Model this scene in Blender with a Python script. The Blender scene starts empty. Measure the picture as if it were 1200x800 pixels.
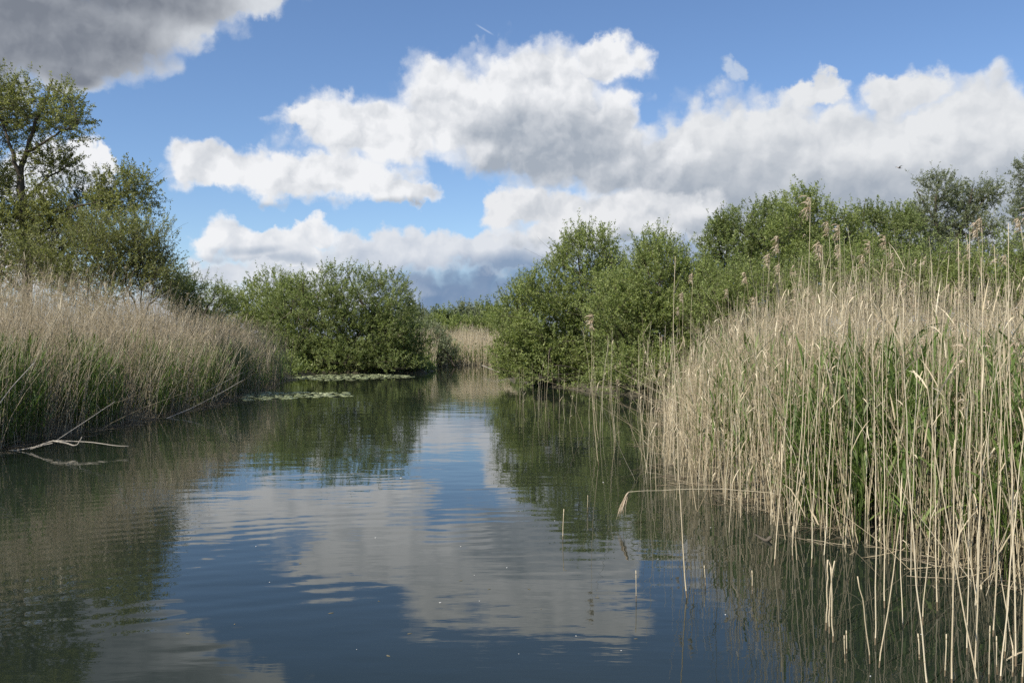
import bpy, math, random
import numpy as np
from math import radians, sin, cos, pi, sqrt, atan

scene = bpy.context.scene
COL = scene.collection
F = 1040.0          # focal length in photo pixels (photo is 1200 x 800)
CAM_H = 1.7         # eye height above the water

# ---------------------------------------------------------------- camera
cam_data = bpy.data.cameras.new("camera")
cam = bpy.data.objects.new("camera", cam_data)
COL.objects.link(cam)
cam.location = (0, 0, CAM_H)
cam.rotation_euler = (radians(90), 0, 0)
cam_data.sensor_width = 36.0
cam_data.lens = 36.0 * F / 1200.0
cam_data.clip_start = 0.1
cam_data.clip_end = 6000
scene.camera = cam

# ---------------------------------------------------------------- render settings
scene.view_settings.view_transform = 'Standard'
scene.view_settings.look = 'None'
scene.view_settings.exposure = 0.30
scene.view_settings.gamma = 1.0
scene.render.engine = 'CYCLES'
scene.cycles.use_denoising = False
scene.cycles.max_bounces = 8
scene.cycles.diffuse_bounces = 4
scene.cycles.glossy_bounces = 4
scene.cycles.transmission_bounces = 6
scene.cycles.transparent_max_bounces = 8
scene.cycles.sample_clamp_indirect = 6.0

# ---------------------------------------------------------------- sun
SUN_TO = np.array([-0.66, -0.66, 0.98]); SUN_TO /= np.linalg.norm(SUN_TO)
SUN_EL = math.asin(SUN_TO[2])
sun_data = bpy.data.lights.new("sun", 'SUN')
sun_data.energy = 5.0
sun_data.angle = radians(0.6)
sun_data.color = (1.0, 0.95, 0.86)
sun = bpy.data.objects.new("sun", sun_data)
COL.objects.link(sun)
from mathutils import Vector
sun.rotation_euler = Vector(SUN_TO).to_track_quat('Z', 'Y').to_euler()
sun.location = (-30, -20, 40)

# ---------------------------------------------------------------- node helper
class NT:
    def __init__(self, tree):
        self.t = tree
    def n(self, kind, **kw):
        nd = self.t.nodes.new(kind)
        for k, v in kw.items():
            setattr(nd, k, v)
        return nd
    def put(self, sock, v):
        if hasattr(v, 'is_output'):
            self.t.links.new(v, sock)
        elif v is not None:
            sock.default_value = v
    def math(self, op, a, b=None, c=None, clamp=False):
        nd = self.n('ShaderNodeMath', operation=op, use_clamp=clamp)
        self.put(nd.inputs[0], a); self.put(nd.inputs[1], b); self.put(nd.inputs[2], c)
        return nd.outputs[0]
    def vec(self, op, a, b=None, c=None, scale=None):
        nd = self.n('ShaderNodeVectorMath', operation=op)
        self.put(nd.inputs[0], a); self.put(nd.inputs[1], b); self.put(nd.inputs[2], c)
        if scale is not None: self.put(nd.inputs['Scale'], scale)
        return nd.outputs['Value'] if op in ('LENGTH', 'DOT_PRODUCT', 'DISTANCE') else nd.outputs['Vector']
    def smooth(self, x, lo, hi, a=0.0, b=1.0):
        nd = self.n('ShaderNodeMapRange', interpolation_type='SMOOTHSTEP')
        self.put(nd.inputs[0], x)
        for i, v in enumerate((lo, hi, a, b)): self.put(nd.inputs[1 + i], v)
        return nd.outputs[0]
    def lin(self, x, lo, hi, a=0.0, b=1.0):
        nd = self.n('ShaderNodeMapRange')
        self.put(nd.inputs[0], x)
        for i, v in enumerate((lo, hi, a, b)): self.put(nd.inputs[1 + i], v)
        return nd.outputs[0]
    def noise(self, vec, scale, detail=4, rough=0.5, lac=2.0, dist=0.0, dims='3D', out='Fac'):
        nd = self.n('ShaderNodeTexNoise', noise_dimensions=dims)
        self.put(nd.inputs['Vector'], vec)
        nd.inputs['Scale'].default_value = scale; nd.inputs['Detail'].default_value = detail
        nd.inputs['Roughness'].default_value = rough; nd.inputs['Lacunarity'].default_value = lac
        nd.inputs['Distortion'].default_value = dist
        return nd.outputs[out] if out in nd.outputs else nd.outputs[1]
    def mix(self, fac, a, b, blend='MIX'):
        nd = self.n('ShaderNodeMix', data_type='RGBA', blend_type=blend)
        self.put(nd.inputs[0], fac); self.put(nd.inputs[6], a); self.put(nd.inputs[7], b)
        return nd.outputs[2]
    def ramp(self, fac, stops):
        nd = self.n('ShaderNodeValToRGB')
        cr = nd.color_ramp
        while len(cr.elements) > 2: cr.elements.remove(cr.elements[-1])
        for i, (p, c) in enumerate(stops):
            e = cr.elements[i] if i < 2 else cr.elements.new(p)
            e.position = p; e.color = tuple(c) + (1,)
        self.put(nd.inputs[0], fac)
        return nd.outputs[0]

# ---------------------------------------------------------------- world: Nishita sky and cumulus by direction
world = bpy.data.worlds.new("World")
scene.world = world
world.use_nodes = True
world.node_tree.nodes.clear()
W = NT(world.node_tree)

def azel(px, py):
    dx = px - 600.0
    return atan(dx / F), atan((400.0 - py) / sqrt(F * F + dx * dx))

tc = W.n('ShaderNodeTexCoord')
D = tc.outputs['Generated']
sep = W.n('ShaderNodeSeparateXYZ'); W.put(sep.inputs[0], D)
AZ = W.math('ARCTAN2', sep.outputs[0], sep.outputs[1])
EL = W.math('ARCSINE', sep.outputs[2])
cmb = W.n('ShaderNodeCombineXYZ'); W.put(cmb.inputs[0], AZ); W.put(cmb.inputs[1], EL)
P = cmb.outputs[0]

# two scales of turbulence push every outline about; broad soft noise shapes the shading
w1 = W.vec('SUBTRACT', W.noise(P, 9.0, 1, 0.5, dims='2D', out='Color'), (0.5, 0.5, 0.5))
w2 = W.vec('SUBTRACT', W.noise(P, 30.0, 6, 0.57, dims='2D', out='Color'), (0.5, 0.5, 0.5))
PS = W.vec('MULTIPLY_ADD', w1, (0.055, 0.030, 0), P)          # soft version for shading zones
PW = W.vec('MULTIPLY_ADD', w2, (0.046, 0.042, 0), PS)
vor = W.n('ShaderNodeTexVoronoi', feature='F1', voronoi_dimensions='2D')
W.put(vor.inputs['Vector'], W.vec('MULTIPLY_ADD', w2, (0.03, 0.03, 0), P))
vor.inputs['Scale'].default_value = 24.0; vor.inputs['Detail'].default_value = 1.0; vor.inputs['Roughness'].default_value = 0.6
PUFF = vor.outputs['Distance']
PR = W.vec('MULTIPLY_ADD', w2, (0.016, 0.016, 0), P)
r0 = W.noise(PR, 17.0, 4, 0.58, dims='2D')
r1 = W.noise(W.vec('ADD', PR, (-0.011, 0.016, 0)), 17.0, 4, 0.58, dims='2D')
vor2 = W.n('ShaderNodeTexVoronoi', feature='F1', voronoi_dimensions='2D')
W.put(vor2.inputs['Vector'], W.vec('ADD', W.vec('MULTIPLY_ADD', w2, (0.03, 0.03, 0), P), (-0.005, 0.008, 0)))
vor2.inputs['Scale'].default_value = 24.0; vor2.inputs['Detail'].default_value = 1.0; vor2.inputs['Roughness'].default_value = 0.6
RELIEF = W.math('MULTIPLY_ADD', W.math('SUBTRACT', vor2.outputs['Distance'], PUFF), 0.35, W.math('SUBTRACT', r0, r1))                          # > 0 on the side that faces the sun
BROAD = W.math('SUBTRACT', r0, 0.5)

def field(blobs, coord, k=0.25):
    d = None
    for (px, py, rx, ry) in blobs:
        a, e = azel(px, py)
        ca = cos(a)
        irx, iry = F / (rx * ca * ca), F / (ry * ca)
        v = W.vec('MULTIPLY_ADD', coord, (irx, iry, 0), (-a * irx, -e * iry, 0))
        L = W.vec('LENGTH', v)
        d = L if d is None else W.math('SMOOTH_MIN', d, L, k)
    return d

def cloud(under, blobs, darks, lit, shade, edge=(0.0, 0.42), rough=0.30, relief=1.2, broad=0.42, dark_amt=1.0, dk=(1.5, 0.1), opacity=1.0, k=0.25, rim=0.35):
    d = field(blobs, PW, k)
    x = W.math('SUBTRACT', 1.16, d)
    x = W.math('MULTIPLY_ADD', PUFF, -rough, W.math('ADD', x, rough * 0.4))
    al = W.smooth(x, edge[0], edge[1])
    if opacity < 1: al = W.math('MULTIPLY', al, opacity)
    s = 1.0
    if darks:
        s = W.smooth(field(darks, PS, 0.5), dk[1], dk[0], 1.0 - dark_amt, 1.0)
        s = W.math('ADD', s, W.smooth(x, 0.10, 0.40, rim, 0.0))       # thin rims let the light through
    s = W.math('MULTIPLY_ADD', RELIEF, relief, s)
    s = W.math('MULTIPLY_ADD', BROAD, broad, s)
    s = W.lin(s, -0.05, 1.10)
    c = W.ramp(s, [(0.0, shade), (1.0, lit), (0.5, tuple(0.45 * l + 0.55 * q for l, q in zip(lit, shade)))])
    return W.mix(al, under, W.vec('SCALE', c, scale=0.88))

sky = W.n('ShaderNodeTexSky', sky_type='NISHITA')
sky.sun_disc = False
sky.sun_elevation = SUN_EL
sky.sun_rotation = math.atan2(SUN_TO[0], SUN_TO[1])
sky.air_density = 1.0; sky.dust_density = 0.2; sky.ozone_density = 1.2
SKY_K = 0.10
WHITE = (0.82, 0.83, 0.85)
GREY = (0.29, 0.335, 0.395)
base_sky = W.vec('SCALE', sky.outputs[0], scale=SKY_K)
base_sky = W.vec('MULTIPLY', base_sky, (0.80, 0.93, 1.12))
c = base_sky
# clouds outside the photograph's frame: scattered cumulus over the rest of the sky
gn = W.noise(W.vec('MULTIPLY', D, (1, 1, 2.2)), 2.6, 3, 0.58)
gm = W.math('MAXIMUM', W.smooth(W.math('ABSOLUTE', AZ), 0.66, 0.95), W.smooth(EL, 0.42, 0.70))
ga = W.math('MULTIPLY', W.smooth(gn, 0.53, 0.66), gm)
gs = W.smooth(gn, 0.55, 0.80)
c = W.mix(ga, c, W.mix(gs, (*WHITE, 1), (0.45, 0.49, 0.55, 1)))
# pale blue air low over the horizon
c = W.mix(W.smooth(EL, 0.11, 0.0, 0.0, 0.85), c, (0.42, 0.52, 0.66, 1))
# far grey-blue bank along the horizon
c = cloud(c, [(560, 385, 400, 100), (250, 380, 190, 56), (760, 340, 260, 90), (1050, 300, 300, 130)],
          [(540, 345, 210, 50), (610, 330, 190, 44), (1000, 300, 320, 80)], (0.60, 0.65, 0.72), (0.17, 0.255, 0.40), edge=(0.0, 0.6), rough=0.3, relief=0.3, broad=0.2)
# pale bank over the left bushes
c = cloud(c, [(330, 322, 130, 24), (470, 300, 110, 26), (590, 294, 90, 24), (370, 345, 130, 22)],
          [(540, 335, 150, 24), (610, 314, 80, 18)], (0.68, 0.71, 0.76), (0.24, 0.325, 0.46), edge=(0.0, 0.42), relief=0.7)
# small cumulus row
c = cloud(c, [(262, 278, 36, 26), (310, 288, 44, 18), (345, 282, 34, 18), (382, 280, 30, 20), (330, 298, 90, 12)],
          [(330, 303, 90, 7), (400, 300, 40, 7), (290, 292, 30, 6)], WHITE, (0.42, 0.48, 0.57), dark_amt=0.8)
# cumulus behind the tall tree
c = cloud(c, [(40, 200, 60, 34), (90, 186, 30, 20), (122, 188, 17, 15), (100, 212, 40, 16), (30, 300, 60, 40)],
          [(70, 215, 60, 8)], WHITE, (0.5, 0.55, 0.62))
# broad right bank
c = cloud(c, [(1000, 196, 240, 92), (860, 165, 110, 60), (1160, 150, 150, 72), (1050, 105, 60, 26), (950, 105, 48, 18), (820, 215, 90, 70), (1100, 250, 220, 70), (880, 260, 120, 50)],
          [(850, 235, 130, 50), (980, 240, 200, 46), (1150, 250, 150, 62), (1000, 270, 220, 30)], (0.74, 0.755, 0.775), (0.355, 0.40, 0.465),
          dk=(1.7, 0.0), relief=0.9, broad=0.35)
c = cloud(c, [(846, 84, 13, 11), (856, 80, 9, 9)], None, (0.6, 0.66, 0.74), GREY, edge=(0.0, 0.8), opacity=0.65)
# lower bright row under the main cumulus
c = cloud(c, [(600, 245, 44, 25), (660, 250, 70, 28), (730, 250, 90, 36), (800, 255, 70, 34), (690, 272, 120, 18)],
          [(700, 288, 140, 9), (830, 275, 60, 16)], (0.76, 0.77, 0.79), (0.34, 0.39, 0.46))
# main cumulus
c = cloud(c, [(352, 205, 135, 36), (420, 210, 80, 32), (250, 198, 66, 28), (440, 150, 112, 40), (370, 142, 52, 20),
              (545, 128, 120, 60), (630, 98, 80, 52), (705, 72, 52, 30), (640, 160, 130, 68), (735, 190, 90, 44), (475, 228, 36, 15), (710, 150, 60, 40)],
          [(670, 178, 110, 44), (610, 200, 80, 26), (745, 206, 70, 24), (430, 243, 80, 7), (300, 244, 90, 5), (590, 150, 70, 20)], WHITE, (0.35, 0.395, 0.46),
          dk=(1.75, 0.0))
# dark cumulus over the upper left corner
c = cloud(c, [(60, 30, 180, 66), (180, 10, 110, 48), (260, -12, 110, 30), (80, 80, 60, 32), (-60, 40, 160, 90)],
          [(50, 35, 160, 50), (160, -10, 120, 34), (-60, 50, 130, 70), (85, 85, 40, 14)], (0.68, 0.71, 0.75), (0.190, 0.212, 0.255), dk=(1.5, 0.5), broad=0.22, relief=0.5)
# contrail
ca_, ce_ = azel(568, 35); rel = W.vec('SUBTRACT', P, (ca_, ce_, 0))
along = W.math('ABSOLUTE', W.vec('DOT_PRODUCT', rel, (0.885, -0.465, 0)))
across = W.math('ABSOLUTE', W.vec('DOT_PRODUCT', rel, (0.465, 0.885, 0)))
trail = W.math('MULTIPLY', W.smooth(along, 0.0135, 0.004), W.smooth(across, 0.0014, 0.0002, 0.0, 0.22))
c = W.mix(trail, c, (0.75, 0.80, 0.88, 1))
bg = W.n('ShaderNodeBackground')
W.put(bg.inputs[0], W.vec('SCALE', c, scale=1.0 / SKY_K))
bg.inputs[1].default_value = SKY_K
world.cycles.sampling_method = 'MANUAL'
world.cycles.sample_map_resolution = 256
wo = W.n('ShaderNodeOutputWorld')
W.put(wo.inputs[0], bg.outputs[0])

# ---------------------------------------------------------------- mesh helpers
UP = np.array([0.0, 0.0, 1.0])

def at(px, py):
    """Water-level point seen at photo pixel (px, py)."""
    d = F * CAM_H / (py - 400.0)
    return np.array([(px - 600.0) / F * d, d, 0.0])

def up_at(px, py, d):
    """Point at distance d seen at photo pixel (px, py)."""
    return np.array([(px - 600.0) / F * d, d, CAM_H + (400.0 - py) / F * d])

def unit(v):
    return v / np.maximum(np.linalg.norm(v, axis=-1, keepdims=True), 1e-9)

class Mesh:
    """Collects quads (and their per-face random value) and links them as one mesh object."""
    def __init__(self):
        self.v, self.q, self.r, self.n = [], [], [], 0
    def add(self, verts, quads, rnd):
        verts = np.asarray(verts, np.float32).reshape(-1, 3)
        quads = np.asarray(quads, np.int64).reshape(-1, 4)
        self.v.append(verts); self.q.append(quads + self.n)
        self.r.append(np.broadcast_to(np.asarray(rnd, np.float32), (len(quads),)))
        self.n += len(verts)
        return self
    def tubes(self, paths, rad, sides=3, rnd=None, cap=False):
        paths = np.asarray(paths, float); rad = np.asarray(rad, float)
        N, K = paths.shape[:2]
        t = unit(np.gradient(paths, axis=1))
        ref = np.where(np.abs(t[:, :1, 2:3]) > 0.8, np.array([1.0, 0.13, 0.0]), np.array([0.05, 0.02, 1.0]))
        a = unit(np.cross(t, np.broadcast_to(ref, t.shape))); b = np.cross(t, a)
        ang = np.arange(sides) * 2 * pi / sides
        ring = (a[:, :, None, :] * np.cos(ang)[None, None, :, None] + b[:, :, None, :] * np.sin(ang)[None, None, :, None]) * rad[:, :, None, None]
        V = paths[:, :, None, :] + ring
        base = (np.arange(N) * K * sides)[:, None, None]
        k = (np.arange(K - 1) * sides)[None, :, None]
        s = np.arange(sides)[None, None, :]; s2 = (s + 1) % sides
        q = np.stack([base + k + s, base + k + s2, base + k + sides + s2, base + k + sides + s], -1)
        if rnd is None: rnd = np.full(N, 0.5)
        self.add(V, q, np.repeat(rnd, (K - 1) * sides))
        if cap and sides == 4 or cap and sides == 6:
            for e in (0, K - 1):
                i = np.arange(N) * K * sides + e * sides
                if sides == 4:
                    qq = np.stack([i, i + 1, i + 2, i + 3], -1); rr = rnd
                else:
                    qq = np.concatenate([np.stack([i, i + 1, i + 2, i + 3], -1), np.stack([i, i + 3, i + 4, i + 5], -1)]); rr = np.concatenate([rnd, rnd])
                self.q.append(qq.astype(np.int64) + self.n - N * K * sides); self.r.append(np.asarray(rr, np.float32))
        return self
    def ribbons(self, paths, width, side, rnd=None):
        paths = np.asarray(paths, float); N, K = paths.shape[:2]
        side = np.asarray(side, float)
        if side.ndim == 2: side = side[:, None, :]
        off = side * np.asarray(width)[:, :, None] * 0.5
        V = np.stack([paths - off, paths + off], 2)
        base = (np.arange(N) * K * 2)[:, None]; k = (np.arange(K - 1) * 2)[None, :]
        q = np.stack([base + k, base + k + 1, base + k + 3, base + k + 2], -1)
        if rnd is None: rnd = np.full(N, 0.5)
        return self.add(V, q, np.repeat(rnd, K - 1))
    def leaves(self, p, d, s, length, width, rnd, fold=0.18):
        """One folded diamond per leaf: p = foot, d = direction, s = side."""
        n = np.cross(d, s)
        L = np.asarray(length)[:, None]; w = np.asarray(width)[:, None]
        m = p + d * L * 0.45
        V = np.stack([p, m - s * w * 0.5 + n * w * fold, p + d * L - n * L * 0.08, m + s * w * 0.5 + n * w * fold], 1)
        i = np.arange(len(p)) * 4
        return self.add(V, np.stack([i, i + 1, i + 2, i + 3], -1), rnd)
    def data(self, name, mat, smooth=False):
        v = np.concatenate(self.v); q = np.concatenate(self.q); r = np.concatenate(self.r)
        me = bpy.data.meshes.new(name)
        me.vertices.add(len(v)); me.vertices.foreach_set('co', v.ravel())
        me.loops.add(q.size); me.loops.foreach_set('vertex_index', q.astype(np.int32).ravel())
        me.polygons.add(len(q)); me.polygons.foreach_set('loop_start', np.arange(0, q.size, 4, dtype=np.int32))
        a = me.attributes.new('rnd', 'FLOAT', 'FACE'); a.data.foreach_set('value', r.astype(np.float32))
        if smooth: me.polygons.foreach_set('use_smooth', np.ones(len(q), bool))
        me.materials.append(mat)
        me.update(calc_edges=True)
        return me
    def build(self, name, mat, parent=None, smooth=False):
        o = bpy.data.objects.new(name, self.data(name, mat, smooth)); COL.objects.link(o)
        if parent is not None: o.parent = parent
        return o

def tag(o, label=None, cat=None, group=None, kind=None):
    if label: o['label'] = label
    if cat: o['category'] = cat
    if group: o['group'] = group
    if kind: o['kind'] = kind
    return o

def empty(name, loc, rz=0.0):
    o = bpy.data.objects.new(name, None); COL.objects.link(o)
    o.empty_display_size = 0.1
    o.location = tuple(float(x) for x in loc); o.rotation_euler = (0, 0, rz)
    return o

def copy_tree(o, parent=None):
    c = o.copy(); COL.objects.link(c)
    if parent is not None: c.parent = parent
    for ch in list(o.children): copy_tree(ch, c)
    return c

# ---------------------------------------------------------------- materials
def plant_mat(name, stops, rough=0.55, trans=0.0, spec=0.25, vary=0.0):
    m = bpy.data.materials.new(name); m.use_nodes = True
    m.node_tree.nodes.clear(); T = NT(m.node_tree)
    at_ = T.n('ShaderNodeAttribute', attribute_name='rnd')
    col = T.ramp(at_.outputs['Fac'], stops)
    if vary:
        g = T.n('ShaderNodeNewGeometry')
        nz = T.noise(g.outputs['Position'], 0.9, 3, 0.6)
        k = T.lin(nz, 0.25, 0.75, 1 - vary, 1 + vary)
        col = T.vec('SCALE', col, scale=k)
    p = T.n('ShaderNodeBsdfPrincipled')
    T.put(p.inputs['Base Color'], col); p.inputs['Roughness'].default_value = rough
    p.inputs['Specular IOR Level'].default_value = spec
    sh = p.outputs[0]
    if trans:
        tr = T.n('ShaderNodeBsdfTranslucent')
        T.put(tr.inputs[0], T.vec('MULTIPLY', col, (1.15, 1.2, 0.65)))
        mx = T.n('ShaderNodeMixShader'); mx.inputs[0].default_value = trans
        T.put(mx.inputs[1], sh); T.put(mx.inputs[2], tr.outputs[0]); sh = mx.outputs[0]
    o = T.n('ShaderNodeOutputMaterial'); T.put(o.inputs[0], sh)
    return m

M_REED = plant_mat('dry_reed', [(0.0, (0.20, 0.150, 0.090)), (0.35, (0.44, 0.355, 0.220)), (0.7, (0.595, 0.497, 0.330)), (1.0, (0.72, 0.630, 0.45))], 0.5, 0.10, 0.3)
M_REED_LEFT = plant_mat('dry_reed_grey', [(0.0, (0.17, 0.135, 0.09)), (0.35, (0.365, 0.30, 0.195)), (0.7, (0.49, 0.41, 0.28)), (1.0, (0.61, 0.53, 0.385))], 0.55, 0.10, 0.25)
M_PLUME = plant_mat('reed_plume', [(0.0, (0.34, 0.255, 0.175)), (0.5, (0.50, 0.395, 0.29)), (1.0, (0.64, 0.54, 0.42))], 0.8, 0.30, 0.1)
M_GREEN = plant_mat('green_reed', [(0.0, (0.085, 0.135, 0.030)), (0.5, (0.150, 0.215, 0.058)), (1.0, (0.25, 0.31, 0.105))], 0.45, 0.42, 0.3)
M_LEAF = plant_mat('sallow_leaf', [(0.0, (0.120, 0.153, 0.050)), (0.5, (0.210, 0.254, 0.089)), (0.85, (0.288, 0.328, 0.125)), (1.0, (0.421, 0.442, 0.220))], 0.55, 0.42, 0.3, 0.28)
M_LEAF_BRIGHT = plant_mat('bright_leaf', [(0.0, (0.147, 0.187, 0.053)), (0.5, (0.253, 0.301, 0.098)), (1.0, (0.421, 0.450, 0.184))], 0.55, 0.44, 0.3, 0.28)
M_LEAF_OLIVE = plant_mat('olive_leaf', [(0.0, (0.133, 0.147, 0.051)), (0.5, (0.231, 0.245, 0.089)), (1.0, (0.394, 0.394, 0.166))], 0.45, 0.42, 0.3, 0.25)
M_LEAF_GREY = plant_mat('grey_willow_leaf', [(0.0, (0.121, 0.146, 0.079)), (0.5, (0.210, 0.237, 0.134)), (1.0, (0.344, 0.364, 0.230))], 0.5, 0.36, 0.3, 0.15)
M_BARK = plant_mat('bark', [(0.0, (0.045, 0.036, 0.027)), (0.5, (0.085, 0.070, 0.052)), (1.0, (0.16, 0.135, 0.10))], 0.85, 0, 0.15, 0.25)
M_DEAD = plant_mat('bleached_wood', [(0.0, (0.20, 0.17, 0.13)), (0.5, (0.36, 0.32, 0.26)), (1.0, (0.50, 0.45, 0.37))], 0.75, 0, 0.2, 0.4)
M_PAD = plant_mat('lily_pad', [(0.0, (0.12, 0.15, 0.055)), (0.5, (0.33, 0.36, 0.19)), (1.0, (0.48, 0.50, 0.31))], 0.6, 0, 0.2)
M_PETAL = plant_mat('petal', [(0.0, (0.55, 0.53, 0.47)), (1.0, (0.8, 0.8, 0.77))], 0.7, 0, 0.2)
M_FLECK = plant_mat('floating_leaf', [(0.0, (0.08, 0.07, 0.04)), (1.0, (0.19, 0.165, 0.10))], 0.6, 0, 0.3)
M_FEATHER = plant_mat('feather', [(0.0, (0.13, 0.095, 0.07)), (1.0, (0.55, 0.50, 0.45))], 0.8, 0, 0.1)

# ---------------------------------------------------------------- channel outline, terrain and water
CHANNEL = np.array([(-9.0, -60), (-8.7, 5), (-8.4, 13), (-8.2, 17), (-8.2, 22), (-8.8, 28), (-9.8, 35), (-10.5, 41), (-9.8, 46.0),
                    (-7.0, 47.0), (-4.6, 47.5), (-4.4, 52), (-5.2, 58), (-4.6, 62.5), (-2.2, 63.2), (-0.2, 61), (0.5, 54), (0.0, 46),
                    (-0.2, 40), (0.9, 34.5), (2.6, 30), (4.0, 27.0), (4.4, 23), (3.6, 19), (2.9, 15), (2.35, 11), (2.7, 8.6), (3.1, 7.2), (3.6, 6.0),
                    (3.9, 4.0), (4.0, 0), (4.4, -60)])

def channel_dist(x, y):
    """Signed distance to the channel edge: negative over the water."""
    x = np.asarray(x, float); y = np.asarray(y, float)
    A = CHANNEL; B = np.roll(A, -1, 0)
    best = np.full(x.shape, 1e9); inside = np.zeros(x.shape, bool)
    for (ax, ay), (bx, by) in zip(A, B):
        ex, ey = bx - ax, by - ay
        t = np.clip(((x - ax) * ex + (y - ay) * ey) / (ex * ex + ey * ey), 0, 1)
        best = np.minimum(best, np.hypot(x - ax - t * ex, y - ay - t * ey))
        c = ((ay > y) != (by > y)) & (x < ex * (y - ay) / (ey if ey else 1e-9) + ax)
        inside ^= c
    return np.where(inside, -best, best)

def wob(x, y):
    return (np.sin(x * 1.7 + 0.6 * y) + np.sin(0.9 * x - 1.9 * y + 1.3) + np.sin(2.7 * x + 2.3 * y + 4.0)) / 3.0

def ground_z(x, y):
    d = channel_dist(x, y) + 0.22 * wob(x, y)
    land = 0.16 + 0.25 * np.clip(d / 6, 0, 1) + 0.06 * wob(x * 1.9, y * 1.9)
    return np.where(d > 0, np.minimum(land, -0.10 + d * 0.9), np.maximum(-1.0, -0.10 + 0.45 * d))

gx = np.concatenate([-np.geomspace(2400, 32, 26), np.arange(-31, 31, 0.42), np.geomspace(31.5, 2400, 26)])
gy = np.concatenate([-np.geomspace(1200, 13, 22), np.arange(-12, 70, 0.42), np.geomspace(70.6, 3000, 28)])
GX, GY = np.meshgrid(gx, gy)
GZ = ground_z(GX, GY)
nx, ny = len(gx), len(gy)
i = (np.arange(ny - 1)[:, None] * nx + np.arange(nx - 1)[None, :]).ravel()
terr = Mesh().add(np.stack([GX, GY, GZ], -1), np.stack([i, i + 1, i + nx + 1, i + nx], -1), 0.5)
m = bpy.data.materials.new('marsh_soil'); m.use_nodes = True
T = NT(m.node_tree); p = m.node_tree.nodes['Principled BSDF']
g = T.n('ShaderNodeNewGeometry')
T.put(p.inputs['Base Color'], T.ramp(T.noise(g.outputs['Position'], 3.0, 6, 0.65), [(0.3, (0.030, 0.026, 0.017)), (0.55, (0.070, 0.060, 0.034)), (0.75, (0.13, 0.11, 0.065))]))
p.inputs['Roughness'].default_value = 0.9
o = terr.build('ground', m, smooth=True); tag(o, 'low muddy marsh ground under the reeds and bushes', 'ground', kind='structure')

m = bpy.data.materials.new('dark_water'); m.use_nodes = True
T = NT(m.node_tree); p = m.node_tree.nodes['Principled BSDF']
g = T.n('ShaderNodeNewGeometry'); pos = g.outputs['Position']
silt = T.noise(pos, 0.35, 3, 0.5)
T.put(p.inputs['Base Color'], T.ramp(silt, [(0.3, (0.010, 0.0155, 0.011)), (0.7, (0.018, 0.023, 0.016))]))
p.inputs['Roughness'].default_value = 0.012
p.inputs['IOR'].default_value = 1.333
h1 = T.noise(T.vec('MULTIPLY', pos, (0.8, 1.5, 1)), 1.0, 3, 0.5)                 # slow undulation
h2 = T.noise(T.vec('MULTIPLY', pos, (2.2, 6.5, 1)), 1.0, 3, 0.55)                # wind ripples, crests across the view
wv = T.n('ShaderNodeTexWave', wave_type='RINGS', rings_direction='SPHERICAL', wave_profile='SIN')
T.put(wv.inputs['Vector'], T.vec('ADD', pos, (-1.2, 1.5, 0)))
wv.inputs['Scale'].default_value = 1.25; wv.inputs['Distortion'].default_value = 4.5; wv.inputs['Detail'].default_value = 2; wv.inputs['Detail Scale'].default_value = 0.7
sx = T.n('ShaderNodeSeparateXYZ'); T.put(sx.inputs[0], pos)
patch = T.smooth(T.noise(pos, 0.28, 2, 0.5), 0.42, 0.62)
ringmask = T.math('MULTIPLY', T.math('MULTIPLY', T.smooth(sx.outputs[1], 4.2, 6.0), T.smooth(sx.outputs[1], 13.0, 8.0)), T.smooth(sx.outputs[0], 2.5, 0.0))
rpatch = T.smooth(T.noise(pos, 0.45, 2, 0.5), 0.35, 0.65, 0.15, 1.0)
hh = T.math('MULTIPLY', h1, 0.0055)
hh = T.math('MULTIPLY_ADD', h2, T.math('MULTIPLY_ADD', patch, 0.0009, 0.0003), hh)
hh = T.math('MULTIPLY_ADD', wv.outputs['Fac'], T.math('MULTIPLY', T.math('MULTIPLY', ringmask, rpatch), 0.0007), hh)
bp = T.n('ShaderNodeBump'); bp.inputs['Strength'].default_value = 1.0; bp.inputs['Distance'].default_value = 1.0
T.put(bp.inputs['Height'], hh); T.put(p.inputs['Normal'], bp.outputs[0])
wm = Mesh()
wx = np.linspace(-40, 30, 8); wy = np.linspace(-60, 90, 12)
WX, WY = np.meshgrid(wx, wy); i = (np.arange(11)[:, None] * 8 + np.arange(7)[None, :]).ravel()
wm.add(np.stack([WX, WY, WX * 0], -1), np.stack([i, i + 1, i + 9, i + 8], -1), 0.5)
tag(wm.build('water', m), 'dark still channel water reflecting clouds and reeds', 'water', kind='structure')

# ---------------------------------------------------------------- trees and bushes
def pnoise(p, wl, seed):
    r = np.random.default_rng(seed); v = 0
    for k in range(6):
        d = unit(r.normal(size=3)); v = v + np.sin(p @ d * 2 * pi / (wl * r.uniform(0.7, 1.5)) + r.uniform(0, 6.28))
    return v / 6 ** 0.5

def bez(a, c, b, K):
    t = np.linspace(0, 1, K)[None, :, None]
    return a[:, None] * (1 - t) ** 2 + 2 * c[:, None] * t * (1 - t) + b[:, None] * t ** 2

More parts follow.
